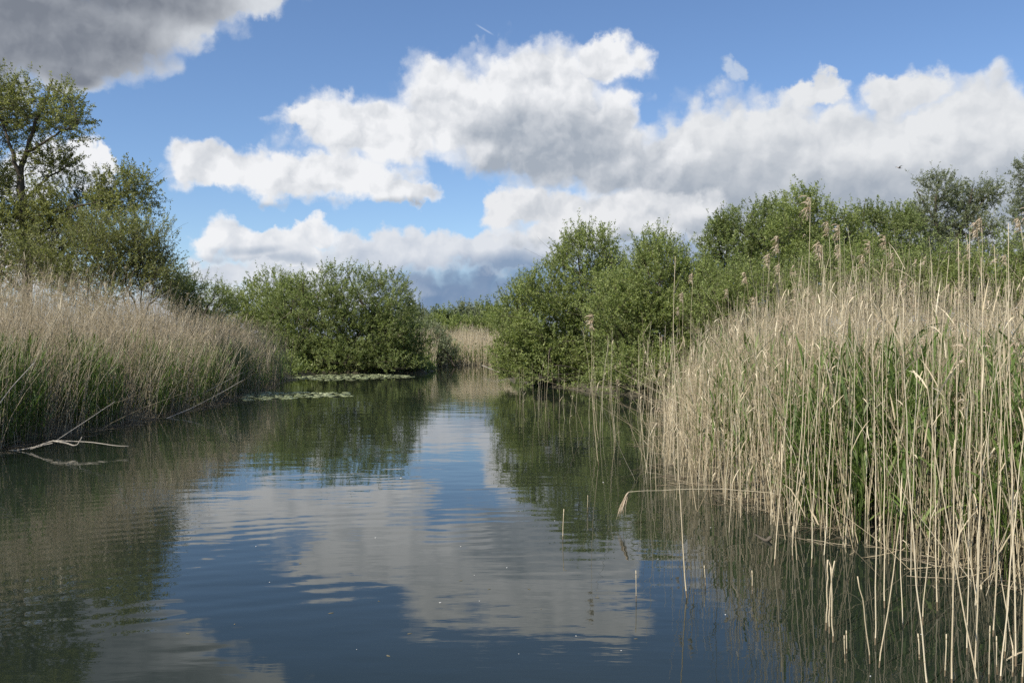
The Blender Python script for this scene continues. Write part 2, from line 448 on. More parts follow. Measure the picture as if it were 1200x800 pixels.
def sample_env(rng, env, n, shell, zmin, clump, wl, seed):
    env = np.asarray(env, float)
    w = (env[:, 3] * env[:, 4] * env[:, 5]) ** 0.72; w /= w.sum()
    out = []; cnt = 0
    while cnt < n:
        k = rng.choice(len(env), n * 2, p=w)
        d = unit(rng.normal(size=(n * 2, 3))); r = rng.uniform(0, 1, n * 2) ** shell
        p = env[k, :3] + d * r[:, None] * env[k, 3:6]
        ok = p[:, 2] > zmin
        c = pnoise(p, wl, seed)
        ok &= rng.uniform(-1.2, 1.2, n * 2) * (1 - clump) + c * clump * 1.3 > -0.25 * clump
        out.append(np.concatenate([p[ok], k[ok, None]], 1)); cnt += ok.sum()
    out = np.concatenate(out)[:n]
    return out[:, :3], env[out[:, 3].astype(int), :3]

def plant(name, label, cat, base, env, mat, seed, shoots=2600, per=34, leaf=(0.075, 0.026), shoot=(0.35, 0.8), stems=12, foot=0.9, stem_r=0.05,
          trunk=None, shell=0.30, clump=0.55, wl=1.5, zmin=0.25, upness=0.55, spires=60, bare=40, mid=160, group=None, rot=0.0):
    """A woody plant whose shoots fill the ellipsoids env (relative to base); every shoot hangs on real wood."""
    rng = np.random.default_rng(seed)
    env = np.asarray(env, float)
    P, C = sample_env(rng, env, shoots, shell, zmin, clump, wl, seed)
    root = empty(name, base, rot); tag(root, label, cat, group)
    wood = Mesh(); net = []
    if trunk is not None:
        for path, r0, r1 in trunk:
            path = np.asarray(path, float); K = 14
            t = np.linspace(0, len(path) - 1, K); idx = np.minimum(t.astype(int), len(path) - 2); f = (t - idx)[:, None]
            q = path[idx] * (1 - f) + path[idx + 1] * f
            q[1:-1] = (q[:-2] + 2 * q[1:-1] + q[2:]) / 4
            q[1:-1] += rng.normal(0, 0.025, (K - 2, 3))
            wood.tubes(q[None], np.linspace(r0, r1, K)[None], 7, np.array([0.45]))
            net.append(q[2:])
    else:
        a = np.stack([rng.normal(0, foot, stems), rng.normal(0, foot * 0.8, stems), np.full(stems, -0.15)], 1)
        tgt = P[rng.choice(len(P), stems, replace=False)]
        b = a + (tgt - a) * rng.uniform(0.65, 0.9, (stems, 1))
        c = a + (b - a) * 0.35 + UP * np.linalg.norm(b - a, axis=1)[:, None] * 0.25
        q = bez(a, c, b, 10); q[:, 1:-1] += rng.normal(0, 0.04, (stems, 8, 3))
        wood.tubes(q, np.linspace(1, 0.35, 10)[None] * stem_r * rng.uniform(0.6, 1.2, (stems, 1)), 5, rng.uniform(0.2, 0.8, stems))
        net.append(q[:, 1:].reshape(-1, 3))
    NETP = np.concatenate(net)
    def attach(tgt, K, r0, r1, sag, sides):
        nonlocal NETP
        T_ = tgt.astype(np.float32); S_ = NETP.astype(np.float32)
        best = np.empty(len(T_), int)
        for s in range(0, len(T_), 1500):
            t = T_[s:s + 1500]
            d2 = ((t[:, None, :] - S_[None]) ** 2).sum(-1)
            low = (S_[None, :, 2] > t[:, None, 2] - 0.02)
            best[s:s + 1500] = np.argmin(d2 + low * 3.0, 1)
        a = NETP[best]; L = np.linalg.norm(tgt - a, axis=1)
        c = (a + tgt) / 2 + UP * (L * sag)[:, None] + rng.normal(0, 0.10, a.shape) * L[:, None]
        q = bez(a, c, tgt, K)
        wood.tubes(q, np.linspace(r0, r1, K)[None] * np.clip(L, 0.5, 2.0)[:, None], sides, rng.uniform(0.2, 0.9, len(tgt)))
        NETP = np.concatenate([NETP, q[:, 1:].reshape(-1, 3)])
    for n_, r_ in ((mid // 4, 0.028), (mid, 0.014), (mid * 3, 0.008)):
        sel = rng.choice(len(P), min(n_, len(P)), replace=False)
        attach(P[sel], 6, r_, r_ * 0.45, 0.10, 4)
    attach(P, 4, 0.006, 0.0035, 0.05, 3)
    # the shoots themselves
    out = unit(P - C + rng.normal(0, 1e-3, P.shape))
    d = unit(out * 0.55 + UP * upness + rng.normal(0, 0.42, P.shape))
    L = rng.uniform(*shoot, len(P))
    if spires:
        top = np.argsort(-(P[:, 2] + 0.6 * out[:, 2] + rng.normal(0, 0.35, len(P))))[:spires * 4]
        top = rng.choice(top, spires, replace=False)
        d[top] = unit(UP + rng.normal(0, 0.28, (spires, 3))); L[top] *= rng.uniform(1.0, 1.8, spires)
    end = P + d * L[:, None]
    ctl = P + d * (L * 0.5)[:, None] + rng.normal(0, 0.06, P.shape) * L[:, None]
    q = bez(P, ctl, end, 4)
    wood.tubes(q, np.linspace(0.0045, 0.0015, 4)[None] * np.ones((len(P), 1)), 3, rng.uniform(0.3, 1.0, len(P)))
    if bare:
        sel = rng.choice(len(P), bare); e2 = P[sel] + unit(out[sel] + UP * 0.6 + rng.normal(0, 0.4, (bare, 3))) * rng.uniform(0.5, 1.3, (bare, 1))
        q2 = bez(P[sel], (P[sel] + e2) / 2 + rng.normal(0, 0.08, (bare, 3)), e2, 5)
        wood.tubes(q2, np.linspace(0.006, 0.002, 5)[None] * np.ones((bare, 1)), 3, rng.uniform(0.5, 1.0, bare))
    wood.build('trunk', M_BARK, root)
    # leaves along each shoot
    n = len(P) * per
    k = np.repeat(np.arange(len(P)), per)
    t = rng.uniform(0.0, 1.03, n)[:, None]
    pp = P[k] * (1 - t) ** 2 + 2 * ctl[k] * t * (1 - t) + end[k] * t ** 2
    ld = unit(d[k] * 0.45 + rng.normal(0, 0.65, (n, 3)) - UP * 0.10)
    up_ = unit(UP * 0.75 + rng.normal(0, 0.55, (n, 3)))
    ls = unit(np.cross(ld, up_))
    ll = leaf[0] * rng.uniform(0.5, 1.4, n); lw = leaf[1] * rng.uniform(0.65, 1.35, n)
    pp += ls * rng.normal(0, leaf[0] * 0.25, (n, 1))
    shade = np.clip(rng.normal(0.48, 0.17, n) + np.repeat(rng.normal(0, 0.13, len(P)), per), 0, 1)
    Mesh().leaves(pp, ld, ls, ll, lw, shade).build('crown', mat, root)
    return root

def env_px(base, d, blobs):
    """Ellipsoids from photo pixels (px, py, rx, ry, depth offset, depth radius) at distance d, relative to base."""
    e = []
    for (px, py, rx, ry, dy, rd) in blobs:
        p = up_at(px, py, d + dy); k = (d + dy) / F
        e.append((*(p - base), rx * k, rd, ry * k))
    return e

def base_at(px, d):
    x = (px - 600.0) / F * d
    return np.array([x, d, max(float(ground_z(np.array([x]), np.array([d]))[0]), -0.1)])

def px_trunk(base, d, pts, r0, r1):
    return ([up_at(px, py, d + dy) - base if py is not None else np.array([0, 0, -0.2]) for (px, py, dy) in pts], r0, r1)

# --- left bank: the tall willow with open limbs
b = base_at(34, 31)
plant('willow_tree', 'tall open-crowned willow tree with bare dark limbs, tallest on the left bank', 'tree', b,
      env_px(b, 31, [(52, 128, 44, 28, 0, 1.9), (84, 148, 24, 18, -0.5, 1.1), (-15, 138, 40, 32, 0.6, 1.6), (14, 112, 34, 16, 0.3, 1.3), (-60, 190, 60, 50, 0, 2),
                     (60, 190, 30, 14, 0.6, 0.9), (-10, 210, 26, 26, 0, 1.2), (90, 240, 46, 28, 0.5, 1.6), (30, 262, 60, 30, 0.2, 2.0), (148, 226, 34, 22, -0.6, 1.1), (120, 270, 40, 26, 0, 1.5), (10, 305, 80, 26, 0, 2)]),
      M_LEAF_OLIVE, 11, shoots=3300, per=38, leaf=(0.090, 0.034), trunk=[
          px_trunk(b, 31, [(34, None, 0), (30, 300, 0), (26, 235, 0), (24, 205, 0)], 0.19, 0.12),
          px_trunk(b, 31, [(24, 207, 0), (32, 170, 0.1), (42, 140, 0.2), (56, 112, 0.3), (62, 92, 0.4)], 0.10, 0.02),
          px_trunk(b, 31, [(24, 207, 0), (14, 180, -0.2), (4, 150, 0), (-10, 118, 0.4)], 0.085, 0.02),
          px_trunk(b, 31, [(30, 178, 0), (52, 168, -0.4), (76, 152, -0.6), (94, 140, -0.6)], 0.055, 0.015),
          px_trunk(b, 31, [(27, 235, 0), (60, 205, 0.4), (90, 190, 0.6)], 0.06, 0.015),
          px_trunk(b, 31, [(28, 262, 0), (70, 246, -0.2), (112, 238, -0.5), (160, 218, -0.7)], 0.06, 0.012),
          px_trunk(b, 31, [(30, 290, 0), (-10, 262, 0.3), (-50, 215, 0)], 0.09, 0.02)],
      shell=0.40, clump=0.62, wl=1.7, zmin=2.2, upness=0.35, spires=20, bare=90, mid=110)
b = base_at(120, 26)
plant('willow_shrub', 'thin olive-green willow shrub rising behind the left reeds below the tall willow', 'shrub', b,
      env_px(b, 26, [(110, 300, 62, 46, 0, 1.5), (165, 295, 40, 44, 0.2, 1.1), (60, 310, 50, 32, 0, 1.2), (190, 312, 20, 26, 0, 0.7), (135, 330, 80, 40, 0, 1.5)]),
      M_LEAF_OLIVE, 12, shoots=1800, per=30, leaf=(0.066, 0.026), shell=0.5, clump=0.45, upness=0.7, shoot=(0.4, 0.8), spires=70, stems=14, mid=110, bare=80, zmin=0.8)
b = base_at(-90, 29)
plant('willow_shrub', 'olive willow shrub at the photo edge left of the tall willow', 'shrub', b,
      [(0, 0, 3.2, 3.0, 2.2, 2.6), (1.6, -0.5, 2.2, 1.6, 1.6, 1.8)], M_LEAF_OLIVE, 13, shoots=1100, per=28, leaf=(0.085, 0.03), mid=100)
b = base_at(222, 37)
plant('sallow_bush', 'small sparse green bush behind the reeds, leftmost of the far left bank bushes', 'bush', b,
      env_px(b, 37, [(218, 352, 32, 22, 0, 1.2), (240, 362, 34, 24, 0.5, 1.4), (205, 335, 10, 12, 0, 0.4)]), M_LEAF, 14, shoots=700, per=28, leaf=(0.085, 0.03), spires=50, mid=80, zmin=0.5)
b = base_at(290, 50)
plant('sallow_bush', 'mid-green sallow bush behind the small far reed clump on the left bank', 'bush', b,
      env_px(b, 50, [(270, 372, 40, 34, 0, 2.2), (318, 362, 44, 40, 0.5, 2.4), (345, 350, 26, 26, 1, 1.5), (290, 400, 66, 30, -0.5, 2.2)]), M_LEAF_BRIGHT, 15, shoots=2000, per=30, leaf=(0.115, 0.042), spires=50, shell=0.3, mid=120)
b = base_at(425, 48.5)
plant('sallow_bush', 'large rounded dark green sallow bush hanging over the water beside the lily pads', 'bush', b,
      env_px(b, 48.5, [(400, 352, 56, 38, 0, 2.6), (440, 358, 50, 38, -0.5, 2.4), (365, 380, 54, 48, -0.6, 2.4), (460, 390, 38, 42, -0.8, 2.0), (410, 400, 78, 38, -1.2, 2.2), (484, 412, 20, 22, -1, 1.2), (400, 425, 60, 14, -2.2, 1.6), (455, 426, 44, 12, -2.0, 1.5), (345, 415, 34, 26, -1.5, 1.6), (335, 385, 34, 38, -0.5, 1.8), (420, 410, 70, 30, 0, 2.4)]),
      M_LEAF, 16, zmin=0.05, bare=140, shoots=4000, per=32, leaf=(0.11, 0.042), spires=60, shell=0.25, clump=0.72, wl=1.7, mid=170, stems=18, foot=1.3)
b = base_at(500, 60)
plant('sallow_bush', 'low grey-green bush at the left end of the far pale reeds', 'bush', b,
      env_px(b, 60, [(500, 402, 24, 22, 0, 1.4), (522, 412, 16, 14, -1, 0.9), (486, 385, 22, 22, 2, 1.4)]), M_LEAF_GREY, 17, shoots=800, per=26, leaf=(0.12, 0.05), spires=30, mid=70)

# --- right bank: the big sallows over the water
b = base_at(690, 34.5)
plant('sallow_bush', 'big fresh green sallow bush with ragged top leaning out over mid channel', 'bush', b,
      env_px(b, 34.5, [(690, 330, 50, 44, 0, 2.1), (688, 296, 30, 26, 0.2, 1.2), (640, 365, 46, 50, -0.4, 2.0), (612, 388, 32, 46, -0.6, 1.6), (670, 395, 66, 46, -1.0, 2.2), (600, 418, 22, 26, 0, 1.1), (720, 345, 30, 34, 0.4, 1.6), (648, 432, 56, 18, -0.8, 1.5), (660, 448, 46, 12, -3.6, 1.4), (615, 440, 24, 12, -0.5, 1.2), (680, 425, 60, 30, 0.5, 2), (620, 415, 30, 26, 1.0, 1.8)]),
      M_LEAF_BRIGHT, 21, shoots=4300, per=32, leaf=(0.088, 0.036), spires=70, shell=0.27, clump=0.74, wl=1.5, mid=180, stems=18, foot=1.3, bare=150, zmin=0.08)
b = base_at(775, 29.5)
plant('sallow_bush', 'dense green sallow bush between the mid channel bush and the right reeds', 'bush', b,
      env_px(b, 29.5, [(775, 340, 44, 46, 0, 1.9), (772, 306, 26, 24, 0.2, 1.1), (730, 375, 42, 50, -0.3, 1.8), (812, 352, 40, 42, 0.3, 1.7), (770, 400, 64, 48, -0.6, 1.9), (840, 380, 36, 44, 0.5, 1.6), (735, 440, 44, 20, -2.4, 1.5), (780, 436, 50, 26, -1.6, 1.6)]),
      M_LEAF_BRIGHT, 22, shoots=4000, per=32, leaf=(0.080, 0.033), spires=70, shell=0.27, clump=0.72, wl=1.4, mid=170, stems=16, foot=1.2, bare=120, zmin=0.08)
b = base_at(885, 47)
plant('alder_tree', 'broad rounded mid-green tree behind the left end of the right reeds', 'tree', b,
      env_px(b, 47, [(880, 282, 52, 36, 0, 2.6), (850, 300, 34, 36, -0.5, 2.0), (915, 272, 36, 34, 0, 2.0), (880, 340, 66, 44, -0.5, 2.6), (842, 272, 16, 14, 0, 0.8)]),
      M_LEAF, 23, shoots=2600, per=30, leaf=(0.115, 0.046), trunk=[([(0, 0, -0.2), (0.1, 0, 2), (0.0, 0.1, 4.5), (0.3, 0, 6.5)], 0.2, 0.05), ([(0.1, 0, 1.6), (-1, -0.2, 3.4), (-1.6, -0.3, 5)], 0.1, 0.03), ([(0.1, 0, 1.9), (1.1, 0.3, 3.6), (1.6, 0.2, 5.6)], 0.1, 0.03)],
      spires=60, shell=0.25, mid=140, zmin=0.8)
b = base_at(945, 41)
plant('alder_tree', 'bright green tree with upright leafy shoots rising over the middle of the right reeds', 'tree', b,
      env_px(b, 41, [(940, 280, 40, 36, 0, 1.9), (940, 243, 20, 18, 0, 0.9), (975, 270, 30, 24, 0.3, 1.3), (950, 330, 62, 44, 0, 2.2), (988, 300, 36, 30, 0, 1.5)]),
      M_LEAF_BRIGHT, 24, shoots=2300, per=30, leaf=(0.105, 0.043), trunk=[([(0, 0, -0.2), (0.1, 0, 1.8), (-0.1, 0.1, 4), (-0.2, 0, 6.5)], 0.16, 0.04), ([(0.1, 0, 1.4), (1, 0.1, 3), (1.5, 0.1, 5)], 0.08, 0.03)],
      spires=110, shell=0.28, mid=130, zmin=0.8, bare=50)
b = base_at(1040, 46)
plant('alder_tree', 'mid-green tree behind the reeds, just left of the grey twin-topped willow', 'tree', b,
      env_px(b, 46, [(1040, 280, 40, 30, 0, 2.0), (1015, 262, 22, 14, 0, 1.0), (1050, 258, 20, 14, 0.5, 1.0), (1035, 330, 60, 44, 0, 2.3)]),
      M_LEAF, 25, shoots=1800, per=30, leaf=(0.115, 0.045), trunk=[([(0, 0, -0.2), (0.1, 0, 2), (0.0, 0.1, 4), (0.2, 0, 6)], 0.16, 0.04)], spires=80, shell=0.3, mid=110, zmin=0.8, bare=60)
b = base_at(1100, 63)
plant('willow_tree', 'tall grey-green willow with two open tops above the right reeds', 'tree', b,
      env_px(b, 63, [(1100, 222, 26, 18, 0, 1.6), (1082, 216, 16, 10, 0, 0.8), (1095, 258, 38, 24, 0.3, 2.0), (1138, 232, 30, 16, 0.5, 1.6), (1158, 226, 16, 14, 0.5, 1.0), (1135, 268, 36, 26, 0, 2.0), (1110, 300, 56, 24, 0, 2.4), (1072, 258, 12, 10, 0, 0.8)]),
      M_LEAF_GREY, 26, shoots=2000, per=26, leaf=(0.14, 0.052), trunk=[
          px_trunk(b, 63, [(1104, None, 0), (1106, 320, 0), (1102, 280, 0), (1094, 250, 0), (1100, 212, 0)], 0.30, 0.05),
          px_trunk(b, 63, [(1106, 310, 0), (1126, 270, 0.2), (1136, 240, 0.4), (1140, 222, 0.5)], 0.22, 0.05),
          px_trunk(b, 63, [(1130, 262, 0.3), (1148, 242, 0.5), (1160, 224, 0.5)], 0.12, 0.04),
          px_trunk(b, 63, [(1098, 262, 0), (1084, 240, 0.2), (1074, 222, 0.2)], 0.10, 0.03)],
      spires=60, shell=0.36, clump=0.6, wl=2.0, mid=110, zmin=1.5, upness=0.4)
b = base_at(1216, 57)
plant('willow_tree', 'tall grey-green willow cut off by the right photo edge', 'tree', b,
      env_px(b, 57, [(1206, 210, 20, 26, 0, 1.2), (1235, 215, 36, 34, 0, 2), (1215, 260, 36, 34, 0, 2.0), (1240, 300, 60, 34, 0, 2.4)]),
      M_LEAF_GREY, 27, shoots=1400, per=26, leaf=(0.13, 0.05), trunk=[px_trunk(b, 57, [(1216, None, 0), (1214, 290, 0), (1208, 240, 0), (1206, 195, 0)], 0.28, 0.05), px_trunk(b, 57, [(1214, 290, 0), (1236, 250, 0), (1246, 200, 0)], 0.18, 0.04)],
      spires=50, shell=0.36, clump=0.6, wl=1.9, mid=90, zmin=1.5, upness=0.4)
for px, d, ry, seed, lab in ((880, 27, 352, 31, 'low bright green bush close behind the left part of the right reeds'),
                             (985, 29, 330, 32, 'low bright green bush close behind the middle of the right reeds'),
                             (1090, 27, 330, 33, 'low green bush behind the reeds under the grey twin-topped willow'),
                             (1190, 25, 325, 34, 'low green bush behind the reeds at the right photo edge'),
                             (1320, 25, 320, 35, 'low green bush beyond the right photo edge')):
    b = base_at(px, d)
    plant('sallow_bush', lab, 'bush', b, env_px(b, d, [(px, ry, 56, 36, 0, 1.8), (px - 30, ry + 20, 50, 36, -0.2, 1.7), (px + 34, ry + 14, 48, 36, 0.3, 1.7)]),
          M_LEAF_BRIGHT, seed, shoots=1500, per=28, leaf=(0.075, 0.030), spires=50, shell=0.3, mid=90, zmin=0.6)

b = base_at(800, 40)
plant('sallow_bush', 'green bush half hidden behind the dense bush left of the right reeds', 'bush', b,
      env_px(b, 40, [(790, 385, 60, 40, 0, 2.2), (750, 395, 50, 34, 0.5, 2), (830, 380, 50, 40, 0.5, 2.2), (690, 400, 60, 30, 2, 2)]), M_LEAF, 28, shoots=1700, per=28, leaf=(0.11, 0.045), spires=20, mid=80, zmin=0.2)

# --- far end of the channel
for px, top, w, d, mat, seed, lab in ((545, 360, 17, 100, M_LEAF_GREY, 41, 'far grey-green tree behind the pale reeds, left of the other two far trees'),
                                      (570, 357, 16, 104, M_LEAF, 42, 'far rounded tree behind the pale reeds beside the mid channel bush'),
                                      (596, 362, 22, 92, M_LEAF_BRIGHT, 43, 'far yellow-green tree half hidden by the mid channel bush'),
                                      (518, 366, 18, 88, M_LEAF, 44, 'far low tree seen past the right end of the dark left bank bush'),
                                      (470, 360, 30, 95, M_LEAF_GREY, 45, 'far tree hidden behind the dark left bank bush')):
    b = base_at(px, d)
    plant('far_tree', lab, 'tree', b, env_px(b, d, [(px, top + 12, w, 12, 0, 1.8), (px - 4, top + 26, w * 1.15, 18, 0, 2.2), (px + 6, top + 20, w, 14, 0.4, 2)]),
          mat, seed, shoots=420, per=34, leaf=(0.24, 0.10), shoot=(0.5, 1.1), spires=24, shell=0.3, mid=40, bare=0, zmin=0.4,
          trunk=[([(0, 0, -0.2), (0.1, 0, 1.8), (0, 0, 4)], 0.14, 0.04)])
b = base_at(560, 84)
plant('sallow_bush', 'wide low yellow-green thicket bush right behind the far pale reeds', 'bush', b,
      env_px(b, 84, [(540, 385, 40, 12, 0, 2), (580, 384, 36, 14, 0, 2), (505, 386, 30, 12, 0, 2)]), M_LEAF_BRIGHT, 46, shoots=700, per=30, leaf=(0.17, 0.07), spires=30, mid=50)

# --- low herbs and brambles that close the view under the bushes
def undergrowth(label, n, x0, x1, y0, y1, seed):
    r = np.random.default_rng(seed); out = []; c = 0
    while c < n:
        x = r.uniform(x0, x1, n); y = r.uniform(y0, y1, n); d = channel_dist(x, y)
        k = (d > 0.1) & (d < 14) & (np.abs(x) < 0.78 * y + 4) & (r.uniform(size=n) < np.where(d < 4, 1, 0.5)); out.append(np.stack([x[k], y[k], d[k]], 1)); c += k.sum()
    q = np.concatenate(out)[:n]; gz = ground_z(q[:, 0], q[:, 1])
    top = np.clip(q[:, 2] * 0.8, 0.25, 1.2) * (0.9 + 0.5 * wob(q[:, 0] * 0.8, q[:, 1] * 0.8))
    z = gz + top * r.uniform(0, 1, n) ** 0.6
    d = unit(r.normal(size=(n, 3)) + UP * 0.5); sd = unit(np.cross(d, unit(UP + r.normal(0, 0.5, (n, 3)))))
    k = q[:, 1] / 30
    ms = Mesh().leaves(np.stack([q[:, 0], q[:, 1], z], 1), d, sd, 0.13 * k * r.uniform(0.6, 1.3, n), 0.055 * k * r.uniform(0.7, 1.3, n), np.clip(r.normal(0.4, 0.2, n), 0, 1))
    tag(ms.build('undergrowth', M_LEAF), label, 'undergrowth', kind='stuff')
undergrowth('dark low herbs under the left bank bushes', 80000, -30, -4, 21, 75, 51)
undergrowth('low herbs under the right bank bushes and trees', 70000, -1, 45, 22, 75, 52)

# ---------------------------------------------------------------- reeds
def reed_paths(rng, base, h, lean, K, kink=0.012):
    t = np.linspace(0, 1, K)
    p = base[:, None, :] + np.zeros((len(base), K, 3))
    p[:, :, 2] += h[:, None] * t
    bend = rng.uniform(0.15, 0.85, (len(base), 1))
    s = t[None] * (1 - bend) + bend * t[None] ** 2
    p[:, :, :2] += lean[:, None, :] * (h[:, None] * s)[:, :, None]
    p[:, 1:, :2] += rng.normal(0, kink, (len(base), K - 1, 2)) * h[:, None, None] * 0.6
    return p

def path_at(p, t):
    K = p.shape[1]; x = np.clip(t, 0, 0.9999) * (K - 1); i = x.astype(int); f = (x - i)[:, None]
    n = np.arange(len(p))
    return p[n, i] * (1 - f) + p[n, i + 1] * f

def blades(rng, mesh, foot, L, w, rise, droop, rnd, K=5, az=None):
    """Long leaf blades arching out from the points foot."""
    n = len(foot)
    if az is None: az = rng.uniform(0, 2 * pi, n)
    out = np.stack([np.cos(az), np.sin(az), np.zeros(n)], 1)
    t = np.linspace(0, 1, K)[None, :, None]
    p = foot[:, None] + out[:, None] * (L[:, None, None] * t * np.cos(rise)[:, None, None]) + UP * (L[:, None, None] * (t * np.sin(rise)[:, None, None] - droop[:, None, None] * t ** 2.2))
    side = unit(np.cross(out, UP) + rng.normal(0, 0.35, (n, 3)))
    prof = np.array([0.55, 1.0, 0.9, 0.6, 0.05]) if K == 5 else np.array([0.6, 1.0, 0.7, 0.05])
    mesh.ribbons(p, w[:, None] * prof[None], side, rnd)

def plume_threads(rng, mesh, tip, d, n_each, size, az, rnd0):
    """Feathery one-sided panicles: threads that leave the last stretch of stem and droop to one side."""
    N = len(tip); k = np.repeat(np.arange(N), n_each); n = len(k)
    u = rng.uniform(-0.75, 0.15, n)
    foot = tip[k] + d[k] * (u * size[k])[:, None]
    a = az[k] + rng.normal(0, 0.75, n)
    out = np.stack([np.cos(a), np.sin(a), np.zeros(n)], 1)
    L = size[k] * rng.uniform(0.35, 0.75, n)
    t = np.linspace(0, 1, 4)[None, :, None]
    p = foot[:, None] + d[k][:, None] * (L[:, None, None] * t * 0.6) + out[:, None] * (L[:, None, None] * t * rng.uniform(0.3, 0.85, n)[:, None, None]) - UP * (L[:, None, None] * t ** 2 * rng.uniform(0.5, 1.1, n)[:, None, None])
    side = unit(rng.normal(size=(n, 3)))
    w = np.array([0.35, 1.0, 0.9, 0.15])[None] * (size[k] * rng.uniform(0.035, 0.075, n))[:, None]
    mesh.ribbons(p, w, side, np.clip(rnd0[k] + rng.normal(0, 0.2, n), 0, 1))

def reed_mass(rng, stems, plumes, base, h, lean, rad, K=5, plume_p=0.2, leaf_p=1.2, threads=12, tone=0.55, leaf_range=(0.35, 0.95)):
    n = len(base)
    p = reed_paths(rng, base, h, lean, K)
    rnd = np.clip(rng.normal(tone, 0.2, n), 0, 1)
    stems.tubes(p, rad[:, None] * np.linspace(1.0, 0.28, K)[None], 3, rnd)
    m = int(n * leaf_p); k = rng.integers(0, n, m)
    foot = path_at(p[k], rng.uniform(*leaf_range, m))
    L = rng.uniform(0.14, 0.42, m)
    blades(rng, stems, foot, L, rng.uniform(0.006, 0.014, m), rng.uniform(0.8, 1.5, m), rng.uniform(0.0, 0.6, m), np.clip(rnd[k] + rng.normal(0.03, 0.15, m), 0, 1), K=4)
    sel = np.where(rng.uniform(size=n) < plume_p)[0]
    if len(sel) and plumes is not None:
        tip = p[sel, -1]; d = unit(p[sel, -1] - p[sel, -2])
        plume_threads(rng, plumes, tip, d, threads, rng.uniform(0.10, 0.19, len(sel)), rng.normal(2.6, 0.8, len(sel)), rng.uniform(0.3, 0.7, len(sel)))
    return p

def green_mass(rng, mesh, base, h, lean, leaves=5, width=(0.012, 0.024)):
    n = len(base); K = 5
    p = reed_paths(rng, base, h, lean, K, 0.008)
    rnd = np.clip(rng.normal(0.5, 0.18, n), 0, 1)
    mesh.tubes(p, 0.004 * np.linspace(1, 0.4, K)[None] * np.ones((n, 1)), 3, rnd)
    k = np.repeat(np.arange(n), leaves); m = len(k)
    t = rng.uniform(0.25, 1.0, m)
    blades(rng, mesh, path_at(p[k], t), rng.uniform(0.22, 0.48, m) * (0.6 + 0.4 * (h[k] / h.max())), rng.uniform(*width, m), rng.uniform(0.75, 1.4, m), rng.uniform(0.0, 0.55, m), np.clip(rnd[k] + rng.normal(0, 0.12, m), 0, 1))

def scatter(rng, n, x0, x1, y0, y1, ok):
    out = []; c = 0
    while c < n:
        x = rng.uniform(x0, x1, n); y = rng.uniform(y0, y1, n)
        s = rng.uniform(size=n) < ok(x, y); out.append(np.stack([x[s], y[s]], 1)); c += s.sum()
    q = np.concatenate(out)[:n]
    return np.concatenate([q, np.maximum(ground_z(q[:, 0], q[:, 1]), -0.35)[:, None]], 1)

rng = np.random.default_rng(7)
def lean_of(n, mean, sd, wild=0.07, wsd=0.35):
    l = rng.normal(0, sd, (n, 2)) + np.asarray(mean)
    w = rng.uniform(size=n) < wild
    l[w] += rng.normal(0, wsd, (w.sum(), 2))
    return l

# right bank bed: dense from the water's edge back
def right_ok(x, y):
    d = channel_dist(x, y); inb = (x > 0.9) & (x < 0.74 * y + 2.5) & (y < 24)
    edge = d + 0.25 * wob(x * 1.3, y * 1.3)
    dens = np.where(edge < -0.45, 0.0, np.where(edge < 0.0, 0.14, np.where(edge < 0.8, 0.6, np.where(edge < 2.6, 1.0, 0.5))))
    dens = dens * np.where(y > 16, 0.45, 1.0) * np.clip((24 - y) / 6, 0, 1)
    return np.where(inb, dens, 0.0)
def right_height(x, y, n):
    px = 600 + F * x / y
    hgt = np.interp(px, [740, 800, 860, 930, 1010, 1080, 1200, 1400], [1.2, 1.45, 1.75, 2.0, 2.03, 1.90, 1.76, 1.9])
    return np.minimum(hgt, 2.45) * np.clip(rng.normal(0.93, 0.165, n), 0.45, 1.38)
N = 12500
bs = scatter(rng, N, 1.0, 18, 4.6, 24, right_ok)
st, pl = Mesh(), Mesh()
reed_mass(rng, st, pl, bs, right_height(bs[:, 0], bs[:, 1], N), lean_of(N, (0.03, 0.0), 0.07, 0.22, 0.22), rng.uniform(0.0026, 0.0050, N), K=6, plume_p=0.05, leaf_p=0.8, threads=16, tone=0.58)
# short broken stems and litter low among them
n2 = 5000
bs2 = scatter(rng, n2, 1.0, 14, 4.6, 20, right_ok)
reed_mass(rng, st, None, bs2, rng.uniform(0.3, 1.3, n2), lean_of(n2, (0, 0), 0.16, 0.4, 0.8), rng.uniform(0.0022, 0.0045, n2), K=4, plume_p=0, leaf_p=0.8, tone=0.42, leaf_range=(0.2, 1.0))
o = st.build('reed_bed', M_REED); tag(o, 'dense bed of tall pale dry reeds along the right bank', 'reeds', kind='stuff')
o = pl.build('reed_plumes', M_PLUME); tag(o, 'feathery brown plumes over the dense right reed bed', 'reed plumes', kind='stuff')
def green_right_ok(x, y):
    d = channel_dist(x, y); px = 600 + F * x / y
    return np.where((d > -0.05) & (x < 0.74 * y + 2.5) & (x > 1.5), np.clip(0.35 + 0.9 * wob(x * 1.1 + 2, y * 1.1), 0.02, 1) * np.interp(px, [800, 870, 960, 1200], [0.07, 0.35, 1, 1.2]) * np.where(d < 1.4, 1, np.where(d < 3, 0.4, 0.15)), 0)
N = 4000
bs = scatter(rng, N, 1.5, 14, 4.6, 18, green_right_ok)
gm_ = Mesh(); green_mass(rng, gm_, bs, rng.uniform(0.7, 1.55, N), lean_of(N, (0, 0), 0.08), 6, (0.016, 0.031))
o = gm_.build('green_reed_shoots', M_GREEN); tag(o, 'fresh green reed blades growing among the dry right bank reeds', 'green reeds', kind='stuff')

